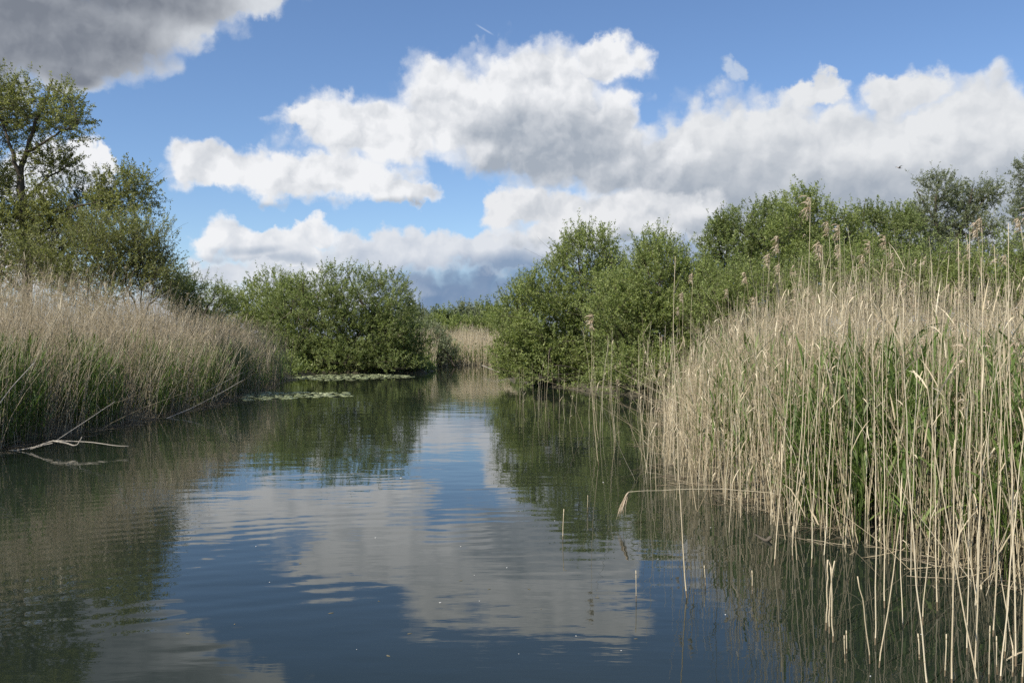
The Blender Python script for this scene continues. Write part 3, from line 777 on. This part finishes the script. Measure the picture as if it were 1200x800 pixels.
# left bank bed
def left_ok(x, y):
    d = channel_dist(x, y); edge = d + 0.25 * wob(x * 1.1, y * 1.1)
    dens = np.where(edge < -0.25, 0, np.where(edge < 0.3, 0.3, np.where(edge < 2.8, 1.0, 0.45)))
    return np.where((x < -6) & (x > -0.72 * y - 3) & (y < 33) & (y > 9), dens, 0)
def left_height(x, y, n):
    px = 600 + F * x / y
    return np.interp(px, [-300, 0, 150, 215, 300], [2.75, 2.7, 2.6, 2.3, 1.9]) * np.clip(rng.normal(0.93, 0.12, n), 0.5, 1.2)
N = 13500
bs = scatter(rng, N, -26, -6, 9, 33, left_ok)
st, pl = Mesh(), Mesh()
p_ = reed_mass(rng, st, pl, bs, left_height(bs[:, 0], bs[:, 1], N), lean_of(N, (0.09, -0.02), 0.09, 0.10, 0.28), rng.uniform(0.0032, 0.0058, N), K=5, plume_p=0.12, leaf_p=0.9, threads=13, tone=0.5)
n2 = 3500
bs2 = scatter(rng, n2, -16, -6, 9, 33, left_ok)
reed_mass(rng, st, None, bs2, rng.uniform(0.4, 1.5, n2), lean_of(n2, (0.25, -0.05), 0.2, 0.4, 0.6), rng.uniform(0.003, 0.005, n2), K=4, plume_p=0, leaf_p=0.7, tone=0.4, leaf_range=(0.2, 1.0))
n3 = 600
bs3 = scatter(rng, n3, -16, -6, 9, 31, lambda x, y: np.where((channel_dist(x, y) > -0.3) & (channel_dist(x, y) < 0.9), 1, 0) * (x > -0.62 * y - 2))
reed_mass(rng, st, pl, bs3, rng.uniform(1.2, 2.6, n3), lean_of(n3, (0.22, -0.04), 0.16, 0.2, 0.3), rng.uniform(0.0045, 0.0075, n3), K=6, plume_p=0.08, leaf_p=0.8, threads=13, tone=0.72)
o = st.build('reed_bed', M_REED_LEFT); tag(o, 'dense bed of grey-buff dry reeds along the left bank', 'reeds', kind='stuff')
o = pl.build('reed_plumes', M_PLUME); tag(o, 'feathery plumes topping the left bank reeds below the tall willow', 'reed plumes', kind='stuff')
def green_left_ok(x, y):
    d = channel_dist(x, y)
    return np.where((d > -0.2) & (x < -6) & (x > -0.72 * y - 3) & (y < 31), np.clip(0.4 + 0.8 * wob(x * 0.9, y * 0.9), 0.05, 1) * np.where(d < 2.2, 1, 0.2), 0)
N = 6200
bs = scatter(rng, N, -22, -6, 9, 31, green_left_ok)
gm_ = Mesh(); green_mass(rng, gm_, bs, rng.uniform(0.7, 1.6, N), lean_of(N, (0.08, 0), 0.1), 6, (0.014, 0.026))
o = gm_.build('green_reed_shoots', M_GREEN); tag(o, 'fresh green reed blades low in the left bank reeds', 'green reeds', kind='stuff')

# the small far clump on the left bank, by the lily pads
N = 1700
bs = scatter(rng, N, -13, -8.0, 29, 38.5, lambda x, y: np.where((channel_dist(x, y) > -0.7) & (channel_dist(x, y) < 2.2), np.where(channel_dist(x, y) < 0, 0.35, 1), 0))
st = Mesh()
reed_mass(rng, st, st, bs, rng.uniform(1.5, 2.5, N), lean_of(N, (0.05, 0), 0.08, 0.1, 0.2), rng.uniform(0.004, 0.007, N), K=4, plume_p=0.1, threads=8, tone=0.5)
o = st.build('reed_bed', M_REED_LEFT); tag(o, 'small clump of dry reeds standing in the water before the left bushes', 'reeds', kind='stuff')
N = 550
bs = scatter(rng, N, -13, -8.0, 29, 39, lambda x, y: np.where((channel_dist(x, y) > -0.6) & (channel_dist(x, y) < 1.5), 1, 0))
gm_ = Mesh(); green_mass(rng, gm_, bs, rng.uniform(0.8, 1.6, N), lean_of(N, (0.03, 0), 0.1), 4, (0.02, 0.03))
o = gm_.build('green_reed_shoots', M_GREEN); tag(o, 'green blades in the small reed clump before the left bushes', 'green reeds', kind='stuff')

# the pale reeds across the far end of the channel
N = 5200
bs = scatter(rng, N, -9, 3.0, 56, 76, lambda x, y: np.where(channel_dist(x, y) > -0.2, np.where(channel_dist(x, y) < 5, 1, 0.4), 0))
st = Mesh()
reed_mass(rng, st, st, bs, rng.uniform(1.8, 2.7, N) * (0.92 + 0.22 * wob(bs[:, 0] * 1.1, bs[:, 1] * 0.5)), lean_of(N, (0.04, 0), 0.09, 0.05, 0.2), rng.uniform(0.008, 0.014, N), K=4, plume_p=0.25, threads=8, tone=0.72)
o = st.build('reed_bed', M_REED); tag(o, 'far pale reed bed closing the end of the channel', 'reeds', kind='stuff')
N = 900
bs = scatter(rng, N, -7, 2.0, 56, 68, lambda x, y: np.where((channel_dist(x, y) > -0.2) & (channel_dist(x, y) < 1.6), 1, 0))
gm_ = Mesh(); green_mass(rng, gm_, bs, rng.uniform(0.8, 1.4, N), lean_of(N, (0.0, 0), 0.12), 4, (0.03, 0.045))
o = gm_.build('green_reed_shoots', M_GREEN); tag(o, 'green blades at the foot of the far pale reeds', 'green reeds', kind='stuff')

# ---------------------------------------------------------------- single reeds one can tell apart
def single_reed(base, tip, name='dry_reed', label=None, group=None, r=0.0045, bow=0.03, plume=0, n_leaf=2, seed=0, droop_az=2.8, tone=0.65, K=11, cat='reed', size=0.24, plume_dir=None):
    """One reed from base to tip (world points): stem, dry leaf blades, plume."""
    rg = np.random.default_rng(seed)
    base = np.asarray(base, float); tip = np.asarray(tip, float); v = tip - base; L = np.linalg.norm(v)
    t = np.linspace(0, 1, K)[:, None]
    perp = unit(np.cross(v, rg.normal(size=3)))
    p = v * t + perp * (np.sin(t * pi) * bow * L)
    p[1:] += rg.normal(0, 0.0035 * min(1, L), (K - 1, 3))
    stem = Mesh()
    stem.tubes(p[None], np.linspace(r, r * (0.28 if L > 1 else 0.9), K)[None], 6, np.array([tone]), cap=True)
    for tt in np.arange(0.12, 0.95, 0.2 / max(L, 0.5)):                    # the joints of the cane
        q = path_at(p[None], np.array([tt]))[0]; dq = unit(path_at(p[None], np.array([tt + 0.02]))[0] - q)
        stem.tubes(np.stack([q - dq * 0.006, q, q + dq * 0.006])[None], (np.array([0.9, 1.25, 0.9]) * r * (1 - (0.72 if L > 1 else 0.1) * tt))[None], 6, np.array([tone - 0.3]))
    if base[2] < 0 < tip[2] and L > 0.2:                                  # wet, algae-dark foot at the waterline
        t0 = (-base[2] - 0.02) / v[2]; t1 = t0 + 0.02 / v[2] + rg.uniform(0.02, 0.06) / v[2]
        q = path_at(np.repeat(p[None], 4, 0), np.clip(np.linspace(t0, min(t1, 0.9), 4), 0.001, 1))
        stem.tubes(q[None], np.full((1, 4), r * 1.06), 6, np.array([-0.2]))
    o = stem.build(name, M_REED); o.location = tuple(base); tag(o, label, cat, group)
    if n_leaf:
        for q in range(n_leaf):
            lf = Mesh()
            blades(rg, lf, path_at(p[None], rg.uniform(0.3, 0.95, 1)), rg.uniform(0.12, 0.32, 1), rg.uniform(0.006, 0.012, 1), rg.uniform(0.7, 1.5, 1), rg.uniform(0, 0.8, 1), rg.uniform(0.5, 0.95, 1))
            lf.build('leaf_blade', M_REED, o)
    if plume:
        pm = Mesh(); d = unit(p[-1] - p[-2]) if plume_dir is None else np.asarray(plume_dir, float)
        plume_threads(rg, pm, (p[-1] + (0 if plume_dir is None else 0.7 * size * d))[None], d[None], plume, np.array([size]), np.array([droop_az]), np.array([0.5]))
        pm.build('plume', M_PLUME, o)
    return o

def reed_px(bx, by, tx, ty, dd=0.0, **kw):
    b = at(bx, by); t = up_at(tx, ty, b[1] + dd)
    b = b + (b - t) / np.linalg.norm(b - t) * 0.12            # foot below the surface
    return single_reed(b, t, **kw)

# noticeable singles, from the photograph
reed_px(806, 700, 790, 300, 0.1, label='long crooked reed stem standing alone in open water left of the right bed', plume=0, n_leaf=1, seed=1, bow=0.012)
reed_px(703, 545, 695, 372, 0, label='reed stem with a nodding plume tip against the mid channel bush', plume=40, n_leaf=1, seed=2, bow=-0.03, droop_az=3.1)
b0_, t0_ = at(960, 582), up_at(737, 576, 8.2)
b0_[1] = 8.9; b0_[2] = 0.08; b0_[0] = (985 - 600) / F * 8.9
single_reed(b0_, t0_, label='fallen reed stem lying almost level over the water with a pale drooping plume', plume=46, n_leaf=0, seed=3, bow=0.03, r=0.0062, droop_az=2.9, tone=0.85, size=0.17, K=15, plume_dir=(-0.25, 0.05, -0.75))
reed_px(968, 738, 970, 655, label='left upright of a snapped reed pair in the foreground water', n_leaf=0, seed=4, bow=0.0)
reed_px(976, 752, 974, 664, label='right upright of a snapped reed pair in the foreground water', n_leaf=0, seed=5, bow=0.0)
reed_px(974, 742, 978, 657, 0.02, label='third thin stub behind the snapped reed pair', n_leaf=0, seed=6, r=0.004)
bk = at(969.5, 737); single_reed(up_at(970, 655, bk[1]), up_at(975, 668, bk[1] - 0.02), name='broken_reed', label='short folded tip joining the snapped reed pair', cat='broken reed', n_leaf=0, seed=7, r=0.004, K=5)
FG = [  # base px, base py, top px, top py, depth change
    (1018, 777, 1005, 675, 0), (1024, 755, 1019, 330, 0.2), (1037, 712, 1034, 320, 0.3), (1032, 782, 1096, 372, 0.2), (1088, 806, 1058, 350, 0.1), (1081, 732, 1092, 300, 0.3),
    (1147, 806, 1070, 330, 0.3), (1116, 800, 1124, 280, 0.2), (1133, 766, 1136, 270, 0.2), (1142, 786, 1150, 300, 0.1), (1176, 770, 1178, 330, 0), (1173, 797, 1222, 290, 0.2), (1190, 780, 1180, 262, 0.3),
    (1197, 800, 1205, 250, 0.1), (1162, 745, 1164, 288, 0.2), (1058, 735, 1047, 340, 0.4), (908, 662, 940, 300, 0.4), (932, 628, 958, 330, 0.3), (951, 664, 966, 310, 0.4), (1100, 715, 1112, 300, 0.3), (1185, 745, 1150, 330, 0.4)]
for k, (bx, by, tx, ty, dd) in enumerate(FG):
    reed_px(bx, by, tx, ty, dd, label='tall buff reed stem standing in the foreground water at the lower right', group='tall foreground stems at lower right', n_leaf=1 + k % 4, seed=20 + k, r=0.0034 + 0.0014 * ((k * 7) % 5) / 4, bow=0.02 * ((k % 5) - 2) / 2, tone=0.55 + 0.3 * ((k * 5) % 7) / 7)
r_ = np.random.default_rng(9)
for k in range(20):
    bx = 1148 + 62 * r_.uniform() ** 0.6; by = r_.uniform(690, 806); FG.append((bx, by, bx + r_.normal(4, 26), r_.uniform(255, 400), r_.uniform(0, 0.4)))
STUB = [(745, 704, 745, 668), (826, 686, 825, 662), (881, 695, 881, 668), (929, 656, 929, 616), (990, 776, 989, 744), (992, 765, 992, 738), (1107, 792, 1109, 742), (1077, 772, 1076, 742), (1160, 800, 1160, 733), (1169, 790, 1168, 745), (1186, 792, 1187, 755), (660, 632, 661, 596), (688, 600, 689, 580)]
for k, (bx, by, tx, ty) in enumerate(STUB):
    reed_px(bx, by, tx, ty, name='broken_reed', label='short broken reed stub poking out of the open water', group='short reed stubs in open water', cat='reed stub', n_leaf=0, seed=60 + k, r=0.0034 * (0.75 + 0.12 * (k % 4)), bow=0.012, K=6)
# templates for the copies: four bare, three leafy, three plumed
tmpl = {'bare': [], 'leafy': [], 'plume': []}
for k in range(5):
    tmpl['bare'].append(dict(seed=100 + k, n_leaf=2, plume=0))
    tmpl['leafy'].append(dict(seed=110 + k, n_leaf=5, plume=0))
    tmpl['plume'].append(dict(seed=120 + k, n_leaf=2, plume=46))
made = {}
def place_reed(kind, base, h, lean, label, group, rg):
    k = int(rg.integers(5)); key = (kind, k)
    if key not in made:
        kw = tmpl[kind][k]
        made[key] = o = single_reed((0, 0, 0), (0.05 * (k - 2), 0.03 * (k % 3 - 1), 2.0), r=0.0040, bow=0.014 * (k - 2), tone=(0.22, 0.5, 0.66, 0.8, 0.92)[k], size=0.125, **kw)
    else:
        o = copy_tree(made[key])
    s = h / 2.0
    o.location = tuple(float(x) for x in base); o.scale = (0.5 + 0.5 * s, 0.5 + 0.5 * s, s)
    o.rotation_euler = (-lean[1], lean[0], float(rg.uniform(-0.5, 0.5)))
    tag(o, label, 'reed', group)
    return o
rg = np.random.default_rng(77)
# thin stems standing in the water before the big sallows
n = 0
while n < 58:
    px = rg.choice([rg.uniform(600, 700), rg.uniform(690, 790), rg.uniform(740, 800)], p=[0.3, 0.35, 0.35]); py = rg.uniform(462, 470 + (px - 590) * 0.42)
    b = at(px, py)
    if channel_dist(b[:1], b[1:2])[0] > 0.1: continue
    b[2] = -0.2; h = float(np.interp(px, [600, 700, 800], [0.9, 1.7, 2.2]) * rg.uniform(0.55, 1.15)) + 0.2
    place_reed(rg.choice(['bare', 'leafy', 'plume'], p=[0.6, 0.28, 0.12]), b, h, rg.normal(0, 0.07, 2) + (rg.uniform(size=1) < 0.12) * rg.normal(0, 0.3, 2), 'thin dry reed standing in the water in front of the big green sallow bushes', 'reeds before the sallow bushes', rg); n += 1
# tall plumed reeds standing above the bed
PL = [(935, 236), (958, 262), (975, 268), (1012, 285), (1030, 280), (1152, 258), (1160, 262), (1186, 256), (1197, 248), (903, 300), (916, 312), (890, 320), (845, 340), (800, 345), (815, 322), (965, 285), (990, 290), (1005, 300), (1050, 300), (1110, 335), (1172, 300), (950, 290), (1065, 330), (925, 280), (870, 350), (1140, 290)]
for (px, py) in PL:
    d = float(rg.uniform(7.2, 10.5)) if px > 860 else float(rg.uniform(11, 15))
    tip = up_at(px, py, d); gz = max(float(ground_z(tip[:1], tip[1:2])[0]), -0.2)
    ln = rg.normal(0, 0.05, 2); h = tip[2] - gz
    place_reed('plume', (tip[0] - ln[0] * h, tip[1] - ln[1] * h, gz), h, ln, 'tall reed with a feathery brown plume rising above the right reed bed', 'tall plumed reeds over the right bed', rg)
# stems along the water-side face of the right bed
n = 0
while n < 150:
    y = rg.uniform(4.8, 13); x = rg.uniform(1.6, 4.6); dch = channel_dist(np.array([x]), np.array([y]))[0]
    px = 600 + F * x / y
    if not (-1.0 < dch < 0.15) or px > 1215 or rg.uniform() > np.interp(dch, [-1.0, -0.5, -0.1, 0.15], [0.10, 0.4, 0.7, 1]): continue
    gz = max(float(ground_z(np.array([x]), np.array([y]))[0]), -0.25)
    h = float(np.interp(px, [760, 860, 1000, 1200], [1.5, 1.8, 2.05, 1.95]) * rg.uniform(0.6, 1.2)) - min(gz, 0)
    place_reed(rg.choice(['bare', 'leafy'], p=[0.6, 0.4]), (x, y, gz), h, rg.normal(0, 0.06, 2) + (rg.uniform() < 0.25) * rg.normal(0, 0.25, 2), 'dry buff reed at the water-side face of the right reed bed', 'reeds along the face of the right bed', rg); n += 1

# ---------------------------------------------------------------- dead wood
def stick(name, label, pts, r0, r1, mat=M_DEAD, forks=(), cat='branch'):
    pts = np.asarray(pts, float); o0 = pts[0].copy(); K = 18
    def curve(q):
        q = np.asarray(q, float); t = np.linspace(0, len(q) - 1, K); i = np.minimum(t.astype(int), len(q) - 2); f = (t - i)[:, None]
        c = q[i] * (1 - f) + q[i + 1] * f; c[1:-1] = (c[:-2] + 2 * c[1:-1] + c[2:]) / 4
        return c
    ms = Mesh().tubes((curve(pts) - o0)[None], np.linspace(r0, r1, K)[None], 6, np.array([0.6]), cap=True)
    o = ms.build(name, mat, smooth=True); o.location = tuple(o0); tag(o, label, cat)
    for q, a, b_ in forks:
        Mesh().tubes((curve(q) - o0)[None], np.linspace(a, b_, K)[None], 6, np.array([0.55]), cap=True).build('twig', mat, o, smooth=True)
    return o
def U(px, py, d): return up_at(px, py, d)
stick('fallen_branch', 'bleached forked dead branch arching over the water at the left bank', [U(5, 528.5, 13.9), U(35, 526, 13.8), U(58, 517, 13.7), U(68, 516, 13.7), U(88, 517, 13.6), U(110, 518, 13.6), U(136, 522.5, 13.5), U(151, 522.5, 13.5)], 0.0115, 0.005,
      forks=[([U(62, 516.5, 13.7), U(78, 519, 13.55), U(86, 522, 13.5), U(91, 521, 13.5), U(96, 512, 13.5)], 0.014, 0.006), ([U(36, 526, 13.8), U(52, 521, 13.7), U(62, 519, 13.7)], 0.012, 0.008)])
stick('leaning_pole', 'thin pale dead pole leaning from the left reeds down to the forked branch', [U(66, 516, 13.9), U(110, 487, 14.6), U(135, 470, 15.2)], 0.006, 0.003)
stick('leaning_pole', 'long pale dead pole slanting from the left reeds into the water', [at(186, 491) - np.array([0, 0, 0.05]), U(225, 478, 20.6), U(265, 457, 21.4), U(285, 445, 22)], 0.009, 0.005)
stick('leaning_pole', 'second pale pole slanting above the long one by the lily pads', [U(215, 470, 22.5), U(245, 457, 23), U(285, 436, 24)], 0.006, 0.004)
stick('leaning_pole', 'bare thick pale stem leaning across the left photo edge', [U(-12, 488, 13.2), U(15, 452, 13.6), U(40, 425, 14)], 0.008, 0.006)
stick('leaning_pole', 'long bare pole sloping into the water under the mid channel bush', [U(565, 428, 50), U(580, 434, 44), U(598, 441.5, 42)], 0.022, 0.012)
b_ = at(902, 634)
stick('driftwood', 'waterlogged stick with a pale knobbed end floating before the right reeds', [at(848, 606) + np.array([0, 0, -0.03]), at(875, 619) + np.array([0, 0, -0.02]), b_ + np.array([-0.03, 0, 0.0]), b_ + np.array([0.01, 0, 0.035])], 0.010, 0.019, M_BARK)
for k, (ax, ay, bx, by) in enumerate([(1010, 655, 1075, 640), (1060, 668, 1150, 662), (1120, 680, 1190, 668), (985, 628, 1040, 606), (1180, 775, 1205, 768), (830, 562, 905, 556), (1085, 650, 1140, 672)]):
    a, c_ = at(ax, ay), at(bx, by); a[2] = 0.012; c_[2] = 0.03
    single_reed(a, c_, name='floating_reed', label='broken reed stem lying flat on the water among the right reeds', group='reeds lying flat on the water', seed=300 + k, r=0.0045, bow=0.03, n_leaf=1, cat='reed', tone=0.6)

# ---------------------------------------------------------------- lily pads
rp = np.random.default_rng(5)
def pad_mesh(seed):
    r = np.random.default_rng(seed); n = 18; ms = Mesh()
    a = np.linspace(0.28, 2 * pi - 0.28, n)
    rr = 1 + 0.06 * np.sin(3 * a + seed) + r.normal(0, 0.02, n)
    ring = np.stack([np.cos(a) * rr, np.sin(a) * rr * 0.9, 0.035 * np.sin(2 * a + seed) + 0.03], 1)
    mid_ = ring * np.array([0.5, 0.5, 0.3]); cen = np.zeros((n, 3)); cen[:, 0] = 0.02
    v = np.concatenate([cen, mid_, ring, ring * np.array([0.985, 0.985, 1]) - np.array([0, 0, 0.03])])
    i = np.arange(n - 1); q = np.concatenate([np.stack([i + k * n, i + 1 + k * n, i + 1 + (k + 1) * n, i + (k + 1) * n], 1) for k in (1, 2)] + [np.stack([i * 0, i + n, i + 1 + n, i * 0 + 1], 1)])
    q = q[:, ::-1]
    return ms.add(v, q, np.full(len(q), r.uniform(0.2, 0.9))).data('lily_pad', M_PAD)
pads = [pad_mesh(k) for k in range(6)]
def pads_in(n, pick, label, group):
    got = []; tries = 0
    while len(got) < n and tries < 9000:
        tries += 1
        b = at(*pick()); r = rp.uniform(0.13, 0.22)
        if any((b[0] - g[0]) ** 2 + (b[1] - g[1]) ** 2 < (0.95 * (r + g[2])) ** 2 for g in got): continue
        got.append((b[0], b[1], r))
        o = bpy.data.objects.new('lily_pad', pads[int(rp.integers(6))]); COL.objects.link(o)
        o.location = (b[0], b[1], 0.004); o.scale = (r, r, r); o.rotation_euler = (rp.normal(0, 0.03), rp.normal(0, 0.03), rp.uniform(0, 6.28))
        tag(o, label, 'lily pad', group)
def far_pick():
    t = rp.uniform(0, 1) ** 0.8; x = 318 + t * 166; w = 5.2 * (1 - abs(t - 0.45) * 1.5); return x, 441 + rp.uniform(-1, 1) * max(w, 0.8)
def near_pick():
    t = rp.uniform(0, 1); x = 282 + t * 125; return x, 463.5 - 2.0 * (t - 0.3) + rp.uniform(-1, 1) * (5.4 - 3.2 * t)
pads_in(230, far_pick, 'green lily pad in the long far raft under the dark left bank bush', 'lily pads of the far raft')
pads_in(95, near_pick, 'green lily pad in the nearer small raft beside the left reed clump', 'lily pads of the nearer raft')

# ---------------------------------------------------------------- matted reed litter along the waterline
def litter(label, n, x0, x1, y0, y1, lo, hi, seed):
    r = np.random.default_rng(seed)
    q = scatter(r, n, x0, x1, y0, y1, lambda x, y: np.where((channel_dist(x, y) > lo) & (channel_dist(x, y) < hi), np.clip(0.4 + 0.9 * wob(x * 2, y * 2), 0.03, 1), 0))
    a = r.uniform(0, 2 * pi, n); L = r.uniform(0.08, 0.55, n); h = np.stack([np.cos(a), np.sin(a), r.normal(0.03, 0.09, n)], 1)
    foot = q.copy(); foot[:, 2] = np.maximum(q[:, 2], 0.0) + 0.004 + np.abs(r.normal(0, 0.012, n))
    t = np.linspace(0, 1, 4)[None, :, None]
    p = foot[:, None] + h[:, None] * L[:, None, None] * t + r.normal(0, 0.01, (n, 4, 3)) * np.array([1, 1, 0.4])
    p[:, :, 2] = np.maximum(p[:, :, 2], 0.003)
    ms = Mesh().tubes(p, r.uniform(0.0018, 0.0045, n)[:, None] * np.ones((1, 4)), 3, np.clip(r.normal(0.12, 0.2, n), 0, 1))
    tag(ms.build('reed_litter', M_REED_LEFT), label, 'reed litter', kind='stuff')
litter('matted dead reed litter at the waterline of the right bank', 900, 1.0, 8, 4.6, 26, -0.55, 0.6, 61)
litter('matted dead reed litter at the waterline of the left bank', 1800, -11, -6, 9, 40, -0.5, 0.5, 62)

# ---------------------------------------------------------------- flecks on the water
ms = []
for k in range(4):
    r = np.random.default_rng(40 + k); a = np.linspace(0, 2 * pi, 9)[:-1]; rr = r.uniform(0.7, 1.1, 8)
    ring = np.stack([np.cos(a) * rr, np.sin(a) * rr * r.uniform(0.5, 0.9), 0.05 + 0.15 * r.uniform(0, 1, 8)], 1)
    M_ = Mesh(); v = np.concatenate([ring, ring * np.array([1, 1, 0]) - np.array([0, 0, 0.05]), [[0, 0, 0.25]]])
    i = np.arange(8); j = (i + 1) % 8
    M_.add(v, np.concatenate([np.stack([i + 8, j + 8, j, i], 1), np.array([[0, 1, 2, 16], [2, 3, 4, 16], [4, 5, 6, 16], [6, 7, 0, 16]])]), 0.5)
    ms.append(M_)
pet = [q.data('floating_petal', M_PETAL) for q in ms]; flk = [q.data('floating_leaf', M_FLECK) for q in ms]
spots = [(594, 665), (675, 745), (728, 762), (556, 674), (608, 766), (516, 706), (771, 655), (562, 704), (1080, 743), (1020, 792), (833, 618), (850, 720), (440, 630), (300, 640), (650, 610), (540, 640), (470, 560), (316, 682), (418, 761), (707, 565)]
for k, (px, py) in enumerate(spots):
    o = bpy.data.objects.new('floating_petal', pet[k % 4]); COL.objects.link(o); b = at(px, py)
    s = rp.uniform(0.004, 0.008) * (b[1] / 6); o.location = (b[0], b[1], 0.002); o.scale = (s, s, s); o.rotation_euler = (0, 0, rp.uniform(0, 6))
    tag(o, 'tiny white petal floating on the open water', 'petal', 'white petals on the water')
spots = [(444, 704), (540, 680), (573, 690), (634, 713), (455, 768), (388, 718), (275, 731), (220, 742), (745, 748), (820, 600), (700, 700), (620, 690), (352, 660), (480, 742), (663, 668), (1040, 690)]
for k, (px, py) in enumerate(spots):
    o = bpy.data.objects.new('floating_leaf', flk[k % 4]); COL.objects.link(o); b = at(px, py)
    s = rp.uniform(0.006, 0.012); o.location = (b[0], b[1], 0.001); o.scale = (s * 1.5, s, s * 0.5); o.rotation_euler = (0, 0, rp.uniform(0, 6))
    tag(o, 'small brown dead leaf floating on the open water', 'leaf', 'brown leaves on the water')

# ---------------------------------------------------------------- the small bird over the right trees
c0 = up_at(1054, 197, 42)
bird = empty('bird', c0, 0.4); tag(bird, 'small brown bird flying above the right bank trees', 'bird')
t = np.linspace(0, 1, 12)
prof = np.interp(t, [0, 0.06, 0.16, 0.26, 0.45, 0.7, 0.88, 1.0], [0.004, 0.018, 0.026, 0.024, 0.040, 0.030, 0.014, 0.005])
Mesh().tubes(np.stack([-0.12 + 0.24 * t, t * 0, 0.01 * np.sin(t * 3)], 1)[None], prof[None], 8, np.array([0.5])).build('body', M_FEATHER, bird, smooth=True)
for s in (-1, 1):
    wp = np.array([(-0.03, 0.02 * s, 0.02), (-0.045, 0.10 * s, 0.07), (-0.02, 0.18 * s, 0.085), (0.03, 0.25 * s, 0.075)])
    M_ = Mesh(); M_.ribbons(wp[None], np.array([[0.09, 0.085, 0.065, 0.012]]), np.array([[1.0, 0, 0.1]]), np.array([0.35]))
    M_.ribbons(wp[None] - np.array([0, 0, 0.006]), np.array([[0.09, 0.085, 0.065, 0.012]]), np.array([[1.0, 0, 0.1]]), np.array([0.9]))
    M_.build('wing', M_FEATHER, bird)
M_ = Mesh(); M_.ribbons(np.array([[(0.10, 0, 0.005), (0.15, 0, 0.006), (0.19, 0, 0.006)]]), np.array([[0.02, 0.045, 0.06]]), np.array([[0, 1.0, 0]]), np.array([0.3])); M_.build('tail', M_FEATHER, bird)
